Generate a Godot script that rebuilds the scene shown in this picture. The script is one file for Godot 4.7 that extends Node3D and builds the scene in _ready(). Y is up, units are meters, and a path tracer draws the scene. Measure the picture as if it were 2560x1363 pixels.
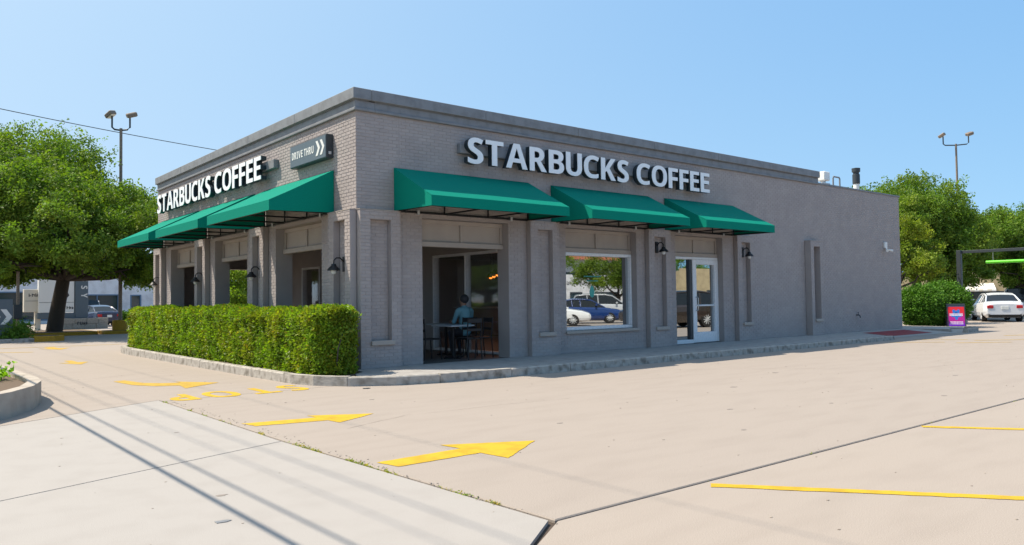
extends Node3D
# Corner coffee house with green awnings beside a concrete lot.
# World: building corner at the origin, front facade along +X (plane z = 0), side facade along -Z (plane x = 0), ground y = 0.

var mats := {}
var rng := RandomNumberGenerator.new()
var used := {}
var cam_pos := Vector3(-7.215, 1.43, 13.49)
var side_turn := -PI / 2.0   # side facade: local x -> +Z, local z (outwards) -> -X

func _ready():
	rng.seed = 7
	make_camera_and_light()
	make_materials()
	make_ground()
	make_sidewalk()
	make_building()
	make_awnings()
	make_signs()
	make_wall_lamps()
	make_roof_things()
	make_porch_things()
	make_hedge_and_planter()
	make_markings()
	make_trees()
	make_lamp_posts_and_cables()
	make_left_background()
	make_right_background()
	make_across_the_lot()
	make_small_details()

# ------------------------------------------------------------------ camera, sky, sun
func make_camera_and_light():
	var c := Camera3D.new()
	c.name = "camera"
	c.fov = 38.79
	c.near = 0.05
	c.far = 3000.0
	add_child(c)
	c.transform = Transform3D(Basis(Vector3.UP, -0.68897) * Basis(Vector3.RIGHT, 0.03503) * Basis(Vector3.BACK, -0.013608), cam_pos)
	c.current = true
	var sun_dir := Vector3(-1.0, 2.3, -1.15).normalized()
	var w := WorldEnvironment.new()
	w.name = "environment"
	var e := Environment.new()
	e.background_mode = Environment.BG_SKY
	var sky := Sky.new()
	var pm := PanoramaSkyMaterial.new()
	pm.panorama = sky_picture(sun_dir)
	pm.energy_multiplier = 1.0
	sky.sky_material = pm
	e.sky = sky
	e.ambient_light_source = Environment.AMBIENT_SOURCE_SKY
	e.reflected_light_source = Environment.REFLECTION_SOURCE_SKY
	e.tonemap_mode = Environment.TONE_MAPPER_LINEAR
	e.tonemap_exposure = 1.48
	e.sdfgi_enabled = true
	e.ssao_enabled = true
	e.ssil_enabled = true
	w.environment = e
	add_child(w)
	var s := DirectionalLight3D.new()
	s.name = "sun"
	s.light_color = Color(1.0, 0.955, 0.88)
	s.light_energy = 1.6
	s.light_angular_distance = 0.53
	s.shadow_enabled = true
	s.transform = Transform3D(Basis.looking_at(-sun_dir, Vector3.UP), Vector3(0, 30, 0))
	add_child(s)

# clear blue air: pale near the horizon and towards the sun, deeper blue away from it
func sky_picture(sun: Vector3) -> ImageTexture:
	var W := 512
	var H := 256
	var im := Image.create(W, H, false, Image.FORMAT_RGBF)
	var zen := Color(0.085, 0.22, 0.50)
	var mid := Color(0.165, 0.335, 0.56)
	var hor := Color(0.66, 0.695, 0.715)
	var pale := Color(0.58, 0.66, 0.73)
	for j in H:
		var el := (0.5 - (j + 0.5) / H) * PI
		for i in W:
			var az := (i + 0.5) / W * TAU
			var d := Vector3(sin(az) * cos(el), sin(el), -cos(az) * cos(el))
			var c: Color
			if el < 0.0:
				c = Color(0.42, 0.40, 0.38)
			else:
				var t := clampf(el / (PI / 2), 0, 1)
				var k := 1.0 - exp(-t * 6.0)
				c = hor.lerp(mid, clampf(k * 1.1, 0, 1)).lerp(zen, smoothstep(0.12, 0.8, t))
				var near := (d.dot(sun) + 1.0) * 0.5
				var g := pow(near, 3.0)
				c = c.lerp(pale, clampf(g * 1.1, 0, 0.9))
				var away := pow(1.0 - near, 0.8)
				c = c.lerp(Color(c.r * 0.35, c.g * 0.72, c.b * 1.0), clampf(away * 1.15, 0, 1))
			im.set_pixel(i, j, c)
	return ImageTexture.create_from_image(im)

# ------------------------------------------------------------------ materials
func noise_tex(freq: float, octaves: int, c0: Color, c1: Color, sd: int, size := 512, kind := FastNoiseLite.TYPE_SIMPLEX_SMOOTH, mid := -1.0) -> NoiseTexture2D:
	var n := FastNoiseLite.new()
	n.noise_type = kind
	n.seed = sd
	n.frequency = freq
	n.fractal_octaves = octaves
	var t := NoiseTexture2D.new()
	t.width = size
	t.height = size
	t.seamless = true
	t.noise = n
	var g := Gradient.new()
	g.set_color(0, c0)
	g.set_color(1, c1)
	if mid > 0.0:
		g.add_point(mid, c1)
	t.color_ramp = g
	return t

func normal_tex(freq: float, octaves: int, strength: float, sd: int, size := 512) -> NoiseTexture2D:
	var n := FastNoiseLite.new()
	n.noise_type = FastNoiseLite.TYPE_SIMPLEX_SMOOTH
	n.seed = sd
	n.frequency = freq
	n.fractal_octaves = octaves
	var t := NoiseTexture2D.new()
	t.width = size
	t.height = size
	t.seamless = true
	t.noise = n
	t.as_normal_map = true
	t.bump_strength = strength
	return t

func grey(v: float) -> Color:
	return Color(v, v, v)

# linear base colour, roughness
func mat(key: String, lin: Color, rough := 0.8, metal := 0.0) -> StandardMaterial3D:
	var m := StandardMaterial3D.new()
	m.resource_name = key
	m.albedo_color = lin.linear_to_srgb()
	m.roughness = rough
	m.metallic = metal
	mats[key] = m
	return m

func textured(m: StandardMaterial3D, tex: Texture2D, metres: float, nrm: Texture2D = null, nscale := 1.0, coarse: Texture2D = null, coarse_m := 5.0):
	m.uv1_triplanar = true
	m.uv1_world_triplanar = true
	m.uv1_scale = Vector3.ONE / metres
	m.albedo_texture = tex
	if nrm:
		m.normal_enabled = true
		m.normal_texture = nrm
		m.normal_scale = nscale
	if coarse:
		m.detail_enabled = true
		m.detail_blend_mode = BaseMaterial3D.BLEND_MODE_MUL
		m.detail_uv_layer = BaseMaterial3D.DETAIL_UV_2
		m.uv2_triplanar = true
		m.uv2_world_triplanar = true
		m.uv2_scale = Vector3.ONE / coarse_m
		m.detail_albedo = coarse

func make_materials():
	var fine := noise_tex(0.11, 4, Color(0.80, 0.795, 0.79), Color(1, 1, 1), 3, 1024)
	var fine_n := normal_tex(0.16, 3, 2.0, 4)
	var stains := noise_tex(0.008, 6, Color(0.88, 0.87, 0.865), Color(1, 1, 1), 9, 1024, FastNoiseLite.TYPE_SIMPLEX_SMOOTH, 0.6)
	var speck := noise_tex(0.09, 2, Color(0.70, 0.68, 0.66), Color(1, 1, 1), 21, 1024, FastNoiseLite.TYPE_CELLULAR, 0.22)
	var weather := noise_tex(0.02, 5, Color(0.70, 0.68, 0.66), Color(1, 1, 1), 12, 512)
	var streaks := noise_tex(0.009, 6, Color(0.972, 0.97, 0.968), Color(1, 1, 1), 19, 1024, FastNoiseLite.TYPE_SIMPLEX_SMOOTH, 0.55)
	textured(mat("lot", Color(0.385, 0.328, 0.282), 0.9), fine, 1.3, fine_n, 0.35, streaks, 6.0)
	textured(mat("lot_b", Color(0.40, 0.34, 0.29), 0.9), fine, 1.1, fine_n, 0.35, streaks, 7.0)
	textured(mat("apron", Color(0.41, 0.38, 0.352), 0.9), fine, 0.9, fine_n, 0.3, streaks, 5.0)
	for k in ["lot", "lot_b"]: mats[k].uv2_scale = Vector3(1.0 / 14.0, 1.0, 1.0 / 4.0)
	textured(mat("joint", Color(0.09, 0.065, 0.05), 0.95), weather, 0.7)
	textured(mat("far_ground", Color(0.30, 0.27, 0.24), 0.95), fine, 3.0, null, 1.0, stains, 30.0)
	textured(mat("walk", Color(0.42, 0.40, 0.375), 0.9), fine, 0.8, fine_n, 0.3, stains, 3.0)
	var grime := noise_tex(0.03, 5, Color(0.62, 0.60, 0.57), Color(1, 1, 1), 14, 512, FastNoiseLite.TYPE_SIMPLEX_SMOOTH, 0.55)
	textured(mat("kerb", Color(0.40, 0.37, 0.33), 0.95), grime, 4.0, fine_n, 0.3, stains, 1.5)
	textured(mat("kerb_light", Color(0.50, 0.44, 0.37), 0.95), fine, 0.9, fine_n, 0.5, stains, 2.5)
	textured(mat("soil", Color(0.13, 0.09, 0.06), 1.0), speck, 0.35, fine_n, 1.5)
	var brick := mat("brick", Color(0.47, 0.415, 0.395), 0.75)
	var faint := noise_tex(0.01, 5, Color(0.94, 0.94, 0.945), Color(1, 1, 1), 15, 512)
	textured(brick, fine, 0.5, normal_tex(0.05, 4, 4.0, 31), 0.5, faint, 4.0)
	brick.vertex_color_use_as_albedo = true
	textured(mat("wall", Color(0.452, 0.400, 0.380), 0.8), fine, 0.5, fine_n, 0.5, faint, 4.0)
	textured(mat("trim", Color(0.50, 0.435, 0.38), 0.7), fine, 0.6, fine_n, 0.1, faint, 3.0)
	textured(mat("fascia", Color(0.25, 0.26, 0.275), 0.55), fine, 0.7, null, 1.0, stains, 2.5)
	textured(mat("roofing", Color(0.45, 0.44, 0.42), 0.9), fine, 1.0)
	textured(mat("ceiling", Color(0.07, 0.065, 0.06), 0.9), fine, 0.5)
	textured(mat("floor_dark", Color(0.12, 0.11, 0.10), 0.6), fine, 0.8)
	var weave := normal_tex(0.35, 1, 1.5, 51, 256)
	var cloth_t := noise_tex(0.05, 4, Color(0.88, 0.9, 0.9), Color(1, 1, 1), 52, 512)
	var canvas := mat("canvas", Color(0.002, 0.225, 0.158), 0.85)
	textured(canvas, cloth_t, 0.9, weave, 0.3)
	canvas.metallic_specular = 0.2
	mat("black_metal", Color(0.012, 0.012, 0.014), 0.45, 0.3)
	mat("steel", Color(0.45, 0.45, 0.45), 0.35, 0.9)
	textured(mat("alu", Color(0.80, 0.80, 0.81), 0.4, 0.0), noise_tex(0.03, 3, grey(0.92), grey(1), 61, 256), 0.6)
	mat("alu_dark", Color(0.05, 0.055, 0.06), 0.45, 0.4)
	mat("mirror_glass", Color(0.50, 0.53, 0.55), 0.015, 1.0)
	var gl := mat("glass", Color(0.75, 0.8, 0.8, 1.0), 0.03)
	gl.transparency = BaseMaterial3D.TRANSPARENCY_ALPHA
	gl.albedo_color.a = 0.05
	gl.metallic_specular = 0.8
	mat("letter_face", Color(0.80, 0.81, 0.83), 0.45)
	mat("letter_side", Color(0.022, 0.035, 0.045), 0.4, 0.2)
	mat("slate", Color(0.085, 0.115, 0.14), 0.5)
	mat("slate_dark", Color(0.03, 0.038, 0.045), 0.5)
	textured(mat("paint_yellow", Color(0.53, 0.335, 0.004), 0.75), noise_tex(0.06, 5, Color(0.70, 0.66, 0.55), Color(1, 1, 1), 71, 1024, FastNoiseLite.TYPE_SIMPLEX_SMOOTH, 0.42), 0.7, fine_n, 0.3, stains, 2.2)
	textured(mat("paint_worn", Color(0.50, 0.31, 0.03), 0.8), noise_tex(0.07, 5, Color(0.62, 0.66, 0.75), Color(1, 1, 1), 72, 1024, FastNoiseLite.TYPE_SIMPLEX_SMOOTH, 0.5), 0.9, fine_n, 0.3, stains, 2.0)
	textured(mat("kerb_yellow", Color(0.55, 0.32, 0.02), 0.8), weather, 0.6, fine_n, 0.4)
	textured(mat("ramp_red", Color(0.30, 0.035, 0.04), 0.8), fine, 0.3, fine_n, 0.6)
	textured(mat("bark", Color(0.085, 0.068, 0.055), 0.95), weather, 0.5, normal_tex(0.06, 4, 6.0, 81), 1.2)
	textured(mat("pole_metal", Color(0.30, 0.235, 0.18), 0.6, 0.1), weather, 0.8)
	textured(mat("wood_pole", Color(0.13, 0.095, 0.07), 0.9), weather, 0.5)
	mat("rubber", Color(0.012, 0.012, 0.012), 0.85)
	mat("car_glass", Color(0.015, 0.018, 0.02), 0.06)
	mat("tail_red", Color(0.45, 0.012, 0.015), 0.2)
	mat("lamp_clear", Color(0.7, 0.7, 0.68), 0.2)
	mat("plate", Color(0.7, 0.7, 0.66), 0.5)
	mat("white_paint", Color(0.74, 0.74, 0.75), 0.6)
	textured(mat("stucco_white", Color(0.84, 0.84, 0.86), 0.85), fine, 1.0, null, 1.0, stains, 8.0)
	textured(mat("stucco_tan", Color(0.58, 0.47, 0.28), 0.85), fine, 1.0, null, 1.0, stains, 8.0)
	textured(mat("stucco_orange", Color(0.55, 0.30, 0.15), 0.85), fine, 1.0, null, 1.0, stains, 8.0)
	textured(mat("roof_tile", Color(0.45, 0.13, 0.06), 0.8), weather, 0.8)
	mat("blue_frame", Color(0.10, 0.17, 0.26), 0.5)
	mat("dark_glass", Color(0.03, 0.05, 0.055), 0.05)
	mat("sign_white", Color(0.70, 0.69, 0.66), 0.5)
	mat("sign_beige", Color(0.58, 0.53, 0.44), 0.6)
	mat("sign_red", Color(0.55, 0.04, 0.05), 0.5)
	textured(mat("limestone", Color(0.46, 0.42, 0.36), 0.9), weather, 0.8, fine_n, 0.8)
	mat("text_dark", Color(0.03, 0.03, 0.035), 0.6)
	mat("green_bar", Color(0.12, 0.62, 0.02), 0.5)
	mat("skin", Color(0.35, 0.20, 0.14), 0.6)
	mat("wood_table", Color(0.16, 0.095, 0.055), 0.5)
	mat("pale_top", Color(0.42, 0.45, 0.47), 0.35)
	mat("galv", Color(0.52, 0.53, 0.54), 0.5, 0.5)
	mat("white_cap", Color(0.72, 0.71, 0.68), 0.5)
	mat("cable", Color(0.012, 0.012, 0.013), 0.7)

# leaf materials carry instance colours
func leaf_mat(key: String, lin: Color, thru: Color) -> StandardMaterial3D:
	var m := mat(key, lin, 0.55)
	m.vertex_color_use_as_albedo = true
	m.backlight_enabled = true
	m.backlight = thru.linear_to_srgb()
	m.cull_mode = BaseMaterial3D.CULL_DISABLED
	m.metallic_specular = 0.35
	return m

# ------------------------------------------------------------------ mesh helpers
func new_st() -> SurfaceTool:
	var st := SurfaceTool.new()
	st.begin(Mesh.PRIMITIVE_TRIANGLES)
	return st

func tri(st: SurfaceTool, a: Vector3, b: Vector3, c: Vector3):
	var n := (c - a).cross(b - a).normalized()
	st.set_normal(n); st.add_vertex(a)
	st.set_normal(n); st.add_vertex(b)
	st.set_normal(n); st.add_vertex(c)

# a b c d seen clockwise from outside
func quad(st: SurfaceTool, a: Vector3, b: Vector3, c: Vector3, d: Vector3):
	tri(st, a, b, c)
	tri(st, a, c, d)

func box(st: SurfaceTool, lo: Vector3, hi: Vector3):
	var p := func(x, y, z): return Vector3(hi.x if x else lo.x, hi.y if y else lo.y, hi.z if z else lo.z)
	quad(st, p.call(0, 0, 1), p.call(0, 1, 1), p.call(1, 1, 1), p.call(1, 0, 1))
	quad(st, p.call(1, 0, 0), p.call(1, 1, 0), p.call(0, 1, 0), p.call(0, 0, 0))
	quad(st, p.call(1, 0, 1), p.call(1, 1, 1), p.call(1, 1, 0), p.call(1, 0, 0))
	quad(st, p.call(0, 0, 0), p.call(0, 1, 0), p.call(0, 1, 1), p.call(0, 0, 1))
	quad(st, p.call(0, 1, 1), p.call(0, 1, 0), p.call(1, 1, 0), p.call(1, 1, 1))
	quad(st, p.call(0, 0, 0), p.call(0, 0, 1), p.call(1, 0, 1), p.call(1, 0, 0))

# box with chamfered edges
func cbox(st: SurfaceTool, lo: Vector3, hi: Vector3, b := 0.012):
	b = minf(b, minf(hi.x - lo.x, minf(hi.y - lo.y, hi.z - lo.z)) * 0.45)
	var c := (lo + hi) * 0.5
	var h := (hi - lo) * 0.5
	var pt := func(sx, sy, sz, ax):
		var v := Vector3(sx * h.x, sy * h.y, sz * h.z)
		if ax != 0: v.x -= sx * b
		if ax != 1: v.y -= sy * b
		if ax != 2: v.z -= sz * b
		return c + v
	for ax in 3:
		for s in [-1, 1]:
			var q := []
			for k in [[-1, -1], [-1, 1], [1, 1], [1, -1]]:
				var sg := [k[0], k[0], k[0]]
				sg[ax] = s
				sg[(ax + 1) % 3] = k[0]
				sg[(ax + 2) % 3] = k[1]
				q.append(pt.call(sg[0], sg[1], sg[2], ax))
			oquad(st, q, c)
	for ax in 3:      # twelve chamfers
		var a1 := (ax + 1) % 3
		var a2 := (ax + 2) % 3
		for s1 in [-1, 1]:
			for s2 in [-1, 1]:
				var sa := [0, 0, 0]; sa[ax] = -1; sa[a1] = s1; sa[a2] = s2
				var sb := [0, 0, 0]; sb[ax] = 1; sb[a1] = s1; sb[a2] = s2
				oquad(st, [pt.call(sa[0], sa[1], sa[2], a1), pt.call(sb[0], sb[1], sb[2], a1), pt.call(sb[0], sb[1], sb[2], a2), pt.call(sa[0], sa[1], sa[2], a2)], c)
	for sx in [-1, 1]:
		for sy in [-1, 1]:
			for sz in [-1, 1]:
				var a: Vector3 = pt.call(sx, sy, sz, 0)
				var bb: Vector3 = pt.call(sx, sy, sz, 1)
				var d: Vector3 = pt.call(sx, sy, sz, 2)
				if (d - a).cross(bb - a).dot(a - c) < 0:
					tri(st, a, d, bb)
				else:
					tri(st, a, bb, d)

# quad turned so that it faces away from c
func oquad(st: SurfaceTool, q: Array, c: Vector3):
	var n: Vector3 = (q[2] - q[0]).cross(q[1] - q[0])
	if n.dot((q[0] + q[2]) * 0.5 - c) < 0:
		quad(st, q[0], q[3], q[2], q[1])
	else:
		quad(st, q[0], q[1], q[2], q[3])

func frame_of(d: Vector3) -> Array:
	var up := Vector3.UP if absf(d.y) < 0.95 else Vector3.RIGHT
	var u := d.cross(up).normalized()
	return [u, d.cross(u).normalized()]

func tube(st: SurfaceTool, pts: Array, radii: Array, n := 10, caps := true):
	var rings := []
	for i in pts.size():
		var d: Vector3
		if i == 0: d = pts[1] - pts[0]
		elif i == pts.size() - 1: d = pts[i] - pts[i - 1]
		else: d = pts[i + 1] - pts[i - 1]
		var f := frame_of(d.normalized())
		var r: float = radii[mini(i, radii.size() - 1)]
		var ring := []
		for k in n:
			var a := TAU * k / n
			var dir: Vector3 = f[0] * cos(a) + f[1] * sin(a)
			ring.append([pts[i] + dir * r, dir])
		rings.append(ring)
	for i in pts.size() - 1:
		for k in n:
			var a = rings[i][k]
			var b = rings[i][(k + 1) % n]
			var c = rings[i + 1][(k + 1) % n]
			var d = rings[i + 1][k]
			for v in [a, d, c, a, c, b]:
				st.set_normal(v[1]); st.add_vertex(v[0])
	if caps:
		for e in [0, pts.size() - 1]:
			var cc: Vector3 = pts[e]
			for k in n:
				var a: Vector3 = rings[e][k][0]
				var b: Vector3 = rings[e][(k + 1) % n][0]
				if e == 0: tri(st, cc, a, b)
				else: tri(st, cc, b, a)

func rod(st: SurfaceTool, a: Vector3, b: Vector3, r: float, n := 8):
	tube(st, [a, b], [r], n)

# turned shape round a vertical axis: profile of (radius, y)
func lathe(st: SurfaceTool, at: Vector3, prof: Array, n := 16):
	for i in prof.size() - 1:
		var p: Vector2 = prof[i]
		var q: Vector2 = prof[i + 1]
		var nn := Vector2(q.y - p.y, p.x - q.x).normalized()
		for k in n:
			var a0 := TAU * k / n
			var a1 := TAU * (k + 1) / n
			var v := func(r: Vector2, a: float): return at + Vector3(r.x * cos(a), r.y, r.x * sin(a))
			var w := func(a: float): return Vector3(nn.x * cos(a), nn.y, nn.x * sin(a))
			for e in [[p, a0], [q, a1], [q, a0], [p, a0], [p, a1], [q, a1]]:
				st.set_normal(w.call(e[1])); st.add_vertex(v.call(e[0], e[1]))

# vertical prism over a polygon given as (x, z)
func prism(st: SurfaceTool, poly: PackedVector2Array, y0: float, y1: float, bevel := 0.0):
	var top := poly
	if bevel > 0.0:
		var off := Geometry2D.offset_polygon(poly, -bevel)
		if off.size() == 1 and off[0].size() == poly.size():
			top = nearest_order(poly, off[0])
	var idx := Geometry2D.triangulate_polygon(top)
	for i in range(0, idx.size(), 3):
		var a := Vector3(top[idx[i]].x, y1, top[idx[i]].y)
		var b := Vector3(top[idx[i + 1]].x, y1, top[idx[i + 1]].y)
		var c := Vector3(top[idx[i + 2]].x, y1, top[idx[i + 2]].y)
		if (c - a).cross(b - a).y > 0: tri(st, a, b, c)
		else: tri(st, a, c, b)
	var ccw := Geometry2D.is_polygon_clockwise(poly)
	for i in poly.size():
		var p := poly[i]
		var q := poly[(i + 1) % poly.size()]
		var pt := top[i]
		var qt := top[(i + 1) % poly.size()]
		var yb := y1 - (bevel if top != poly else 0.0)
		var f := [Vector3(p.x, y0, p.y), Vector3(p.x, yb, p.y), Vector3(q.x, yb, q.y), Vector3(q.x, y0, q.y)]
		var g := [Vector3(p.x, yb, p.y), Vector3(pt.x, y1, pt.y), Vector3(qt.x, y1, qt.y), Vector3(q.x, yb, q.y)]
		if ccw:
			f.reverse()
			g.reverse()
		quad(st, f[0], f[1], f[2], f[3])
		if top != poly:
			quad(st, g[0], g[1], g[2], g[3])

func nearest_order(poly: PackedVector2Array, off: PackedVector2Array) -> PackedVector2Array:
	var out := PackedVector2Array()
	for p in poly:
		var best := off[0]
		for q in off:
			if p.distance_squared_to(q) < p.distance_squared_to(best):
				best = q
		out.append(best)
	return out

# flat shape in the x-y plane pushed from z0 to z1
func slab_xy(st: SurfaceTool, poly: PackedVector2Array, z0: float, z1: float):
	var idx := Geometry2D.triangulate_polygon(poly)
	for i in range(0, idx.size(), 3):
		for z in [z0, z1]:
			var a := Vector3(poly[idx[i]].x, poly[idx[i]].y, z)
			var b := Vector3(poly[idx[i + 1]].x, poly[idx[i + 1]].y, z)
			var c := Vector3(poly[idx[i + 2]].x, poly[idx[i + 2]].y, z)
			var n := (c - a).cross(b - a).z
			if (n > 0) == (z == z1): tri(st, a, b, c)
			else: tri(st, a, c, b)
	var cen := Vector3.ZERO
	for p in poly: cen += Vector3(p.x, p.y, (z0 + z1) / 2)
	cen /= poly.size()
	var cw := Geometry2D.is_polygon_clockwise(poly)
	for i in poly.size():
		var p := poly[i]
		var q := poly[(i + 1) % poly.size()]
		var f := [Vector3(p.x, p.y, z0), Vector3(p.x, p.y, z1), Vector3(q.x, q.y, z1), Vector3(q.x, q.y, z0)]
		if not cw: f.reverse()
		quad(st, f[0], f[1], f[2], f[3])

# box wall in the x-y plane with rectangular holes (x0, y0, x1, y1), front at z1, back at z0
func holed(st: SurfaceTool, r: Array, holes: Array, z0: float, z1: float):
	var xs := [r[0], r[2]]
	var ys := [r[1], r[3]]
	for h in holes:
		for k in [0, 2]:
			if h[k] > r[0] and h[k] < r[2] and not xs.has(h[k]): xs.append(h[k])
		for k in [1, 3]:
			if h[k] > r[1] and h[k] < r[3] and not ys.has(h[k]): ys.append(h[k])
	xs.sort()
	ys.sort()
	var open := func(i, j):
		if i < 0 or j < 0 or i >= xs.size() - 1 or j >= ys.size() - 1: return true
		var cx: float = (xs[i] + xs[i + 1]) / 2
		var cy: float = (ys[j] + ys[j + 1]) / 2
		for h in holes:
			if cx > h[0] and cx < h[2] and cy > h[1] and cy < h[3]: return true
		return false
	for i in xs.size() - 1:
		for j in ys.size() - 1:
			if open.call(i, j): continue
			var a := Vector3(xs[i], ys[j], z0)
			var b := Vector3(xs[i + 1], ys[j + 1], z1)
			quad(st, Vector3(a.x, a.y, b.z), Vector3(a.x, b.y, b.z), Vector3(b.x, b.y, b.z), Vector3(b.x, a.y, b.z))
			quad(st, Vector3(b.x, a.y, a.z), Vector3(b.x, b.y, a.z), Vector3(a.x, b.y, a.z), Vector3(a.x, a.y, a.z))
			if open.call(i - 1, j): quad(st, Vector3(a.x, a.y, a.z), Vector3(a.x, b.y, a.z), Vector3(a.x, b.y, b.z), Vector3(a.x, a.y, b.z))
			if open.call(i + 1, j): quad(st, Vector3(b.x, a.y, b.z), Vector3(b.x, b.y, b.z), Vector3(b.x, b.y, a.z), Vector3(b.x, a.y, a.z))
			if open.call(i, j + 1): quad(st, Vector3(a.x, b.y, b.z), Vector3(a.x, b.y, a.z), Vector3(b.x, b.y, a.z), Vector3(b.x, b.y, b.z))
			if open.call(i, j - 1): quad(st, Vector3(a.x, a.y, a.z), Vector3(a.x, a.y, b.z), Vector3(b.x, a.y, b.z), Vector3(b.x, a.y, a.z))

# ------------------------------------------------------------------ node helpers
func numbered(n: String) -> String:
	var k: int = used.get(n, 0)
	used[n] = k + 1
	return n if k == 0 else "%s_%03d" % [n, k]

func part(called: String, st, m, parent: Node) -> MeshInstance3D:
	var o := MeshInstance3D.new()
	o.name = called
	o.mesh = st.commit() if st is SurfaceTool else st
	o.material_override = mats[m] if m is String else m
	parent.add_child(o, true)
	return o

func meta(o: Node, label := "", category := "", group := "", kind := ""):
	if label: o.set_meta("label", label)
	if category: o.set_meta("category", category)
	if group: o.set_meta("group", group)
	if kind: o.set_meta("kind", kind)

func thing(called: String, label: String, category: String, at := Vector3.ZERO, turn := 0.0, group := "") -> Node3D:
	var o := Node3D.new()
	o.name = numbered(called)
	add_child(o)
	o.position = at
	o.rotation.y = turn
	meta(o, label, category, group)
	return o

func solid(called: String, st, m, label: String, category: String, group := "") -> MeshInstance3D:
	var o := part(numbered(called), st, m, self)
	meta(o, label, category, group)
	return o

func struct(called: String) -> Node3D:
	var o := Node3D.new()
	o.name = numbered(called)
	add_child(o)
	o.set_meta("kind", "structure")
	return o

func multi(called: String, mesh: Mesh, m, xf: Array, cols: Array, parent: Node) -> MultiMeshInstance3D:
	var mm := MultiMesh.new()
	mm.transform_format = MultiMesh.TRANSFORM_3D
	mm.use_colors = true
	mm.mesh = mesh
	mm.instance_count = xf.size()
	for i in xf.size():
		mm.set_instance_transform(i, xf[i])
		mm.set_instance_color(i, cols[i])
	var o := MultiMeshInstance3D.new()
	o.name = called
	o.multimesh = mm
	o.material_override = mats[m] if m is String else m
	parent.add_child(o, true)
	o.set_meta("kind", "stuff")
	return o

func text_mesh(s: String, cap: float, depth: float, bold := true, width := 1.0) -> Dictionary:
	var f := SystemFont.new()
	f.font_names = PackedStringArray(["Droid Sans"])
	f.font_weight = 700 if bold else 400
	var t := TextMesh.new()
	t.text = s
	t.font = f
	t.font_size = 64
	t.pixel_size = 0.01
	t.depth = 1.0
	t.curve_step = 0.6
	t.horizontal_alignment = HORIZONTAL_ALIGNMENT_LEFT
	t.vertical_alignment = VERTICAL_ALIGNMENT_BOTTOM
	var ref := TextMesh.new()
	ref.text = "E"
	ref.font = f
	ref.font_size = 64
	ref.pixel_size = 0.01
	ref.depth = 1.0
	ref.vertical_alignment = VERTICAL_ALIGNMENT_BOTTOM
	var rb := ref.get_aabb()
	var k := cap / rb.size.y
	var bb := t.get_aabb()
	return {"mesh": t, "scale": Vector3(k * width, k, depth), "off": Vector3(-bb.position.x * k * width, -rb.position.y * k, 0), "w": bb.size.x * k * width}

# a word whose letters are parts; starts at x0 and is stretched to reach x1; back at z
func word(parent: Node, s: String, x0: float, x1: float, y: float, cap: float, z: float, depth: float, m: String, called := "letter", gap := 0.10, bold := true) -> Array:
	var out := []
	var total := 0.0
	var n := 0
	for ch in s:
		if ch == " ": 
			total += cap * 0.35
			continue
		total += text_mesh(ch, cap, depth, bold).w
		n += 1
	var g := cap * gap
	var stretch := (x1 - x0 - g * (n - 1)) / total
	var x := x0
	for ch in s:
		if ch == " ":
			x += cap * 0.35 * stretch
			continue
		var t := text_mesh(ch, cap, depth, bold, stretch)
		var o := part(called, t.mesh, m, parent)
		o.scale = t.scale
		o.position = Vector3(x, y, z + depth / 2.0) + t.off
		out.append(o)
		x += t.w + g
	return out

# small lettering too blurred to read: uneven strokes of the same size and rhythm
func marks(parent: Node, x0: float, x1: float, y: float, h: float, z: float, m: String, sd: int):
	var r := RandomNumberGenerator.new()
	r.seed = sd
	var x := x0
	while x < x1:
		var w := h * r.randf_range(0.45, 0.75)
		var k := h * 0.2
		var st := new_st()
		box(st, Vector3(x, y, z), Vector3(x + k, y + h * r.randf_range(0.7, 1.0), z + 0.006))
		var yy := y + h * r.randf_range(0.0, 0.75)
		box(st, Vector3(x + k, yy, z), Vector3(x + w, yy + k, z + 0.006))
		if r.randf() < 0.6:
			box(st, Vector3(x + w - k, y + h * 0.1, z + 0.0005), Vector3(x + w, y + h * r.randf_range(0.6, 0.95), z + 0.0065))
		part("lettering_mark", st, m, parent)
		x += w + h * 0.2

# ------------------------------------------------------------------ ground
func P(a: Array) -> PackedVector2Array:
	var p := PackedVector2Array()
	for i in range(0, a.size(), 2):
		p.append(Vector2(a[i], a[i + 1]))
	return p

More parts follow.
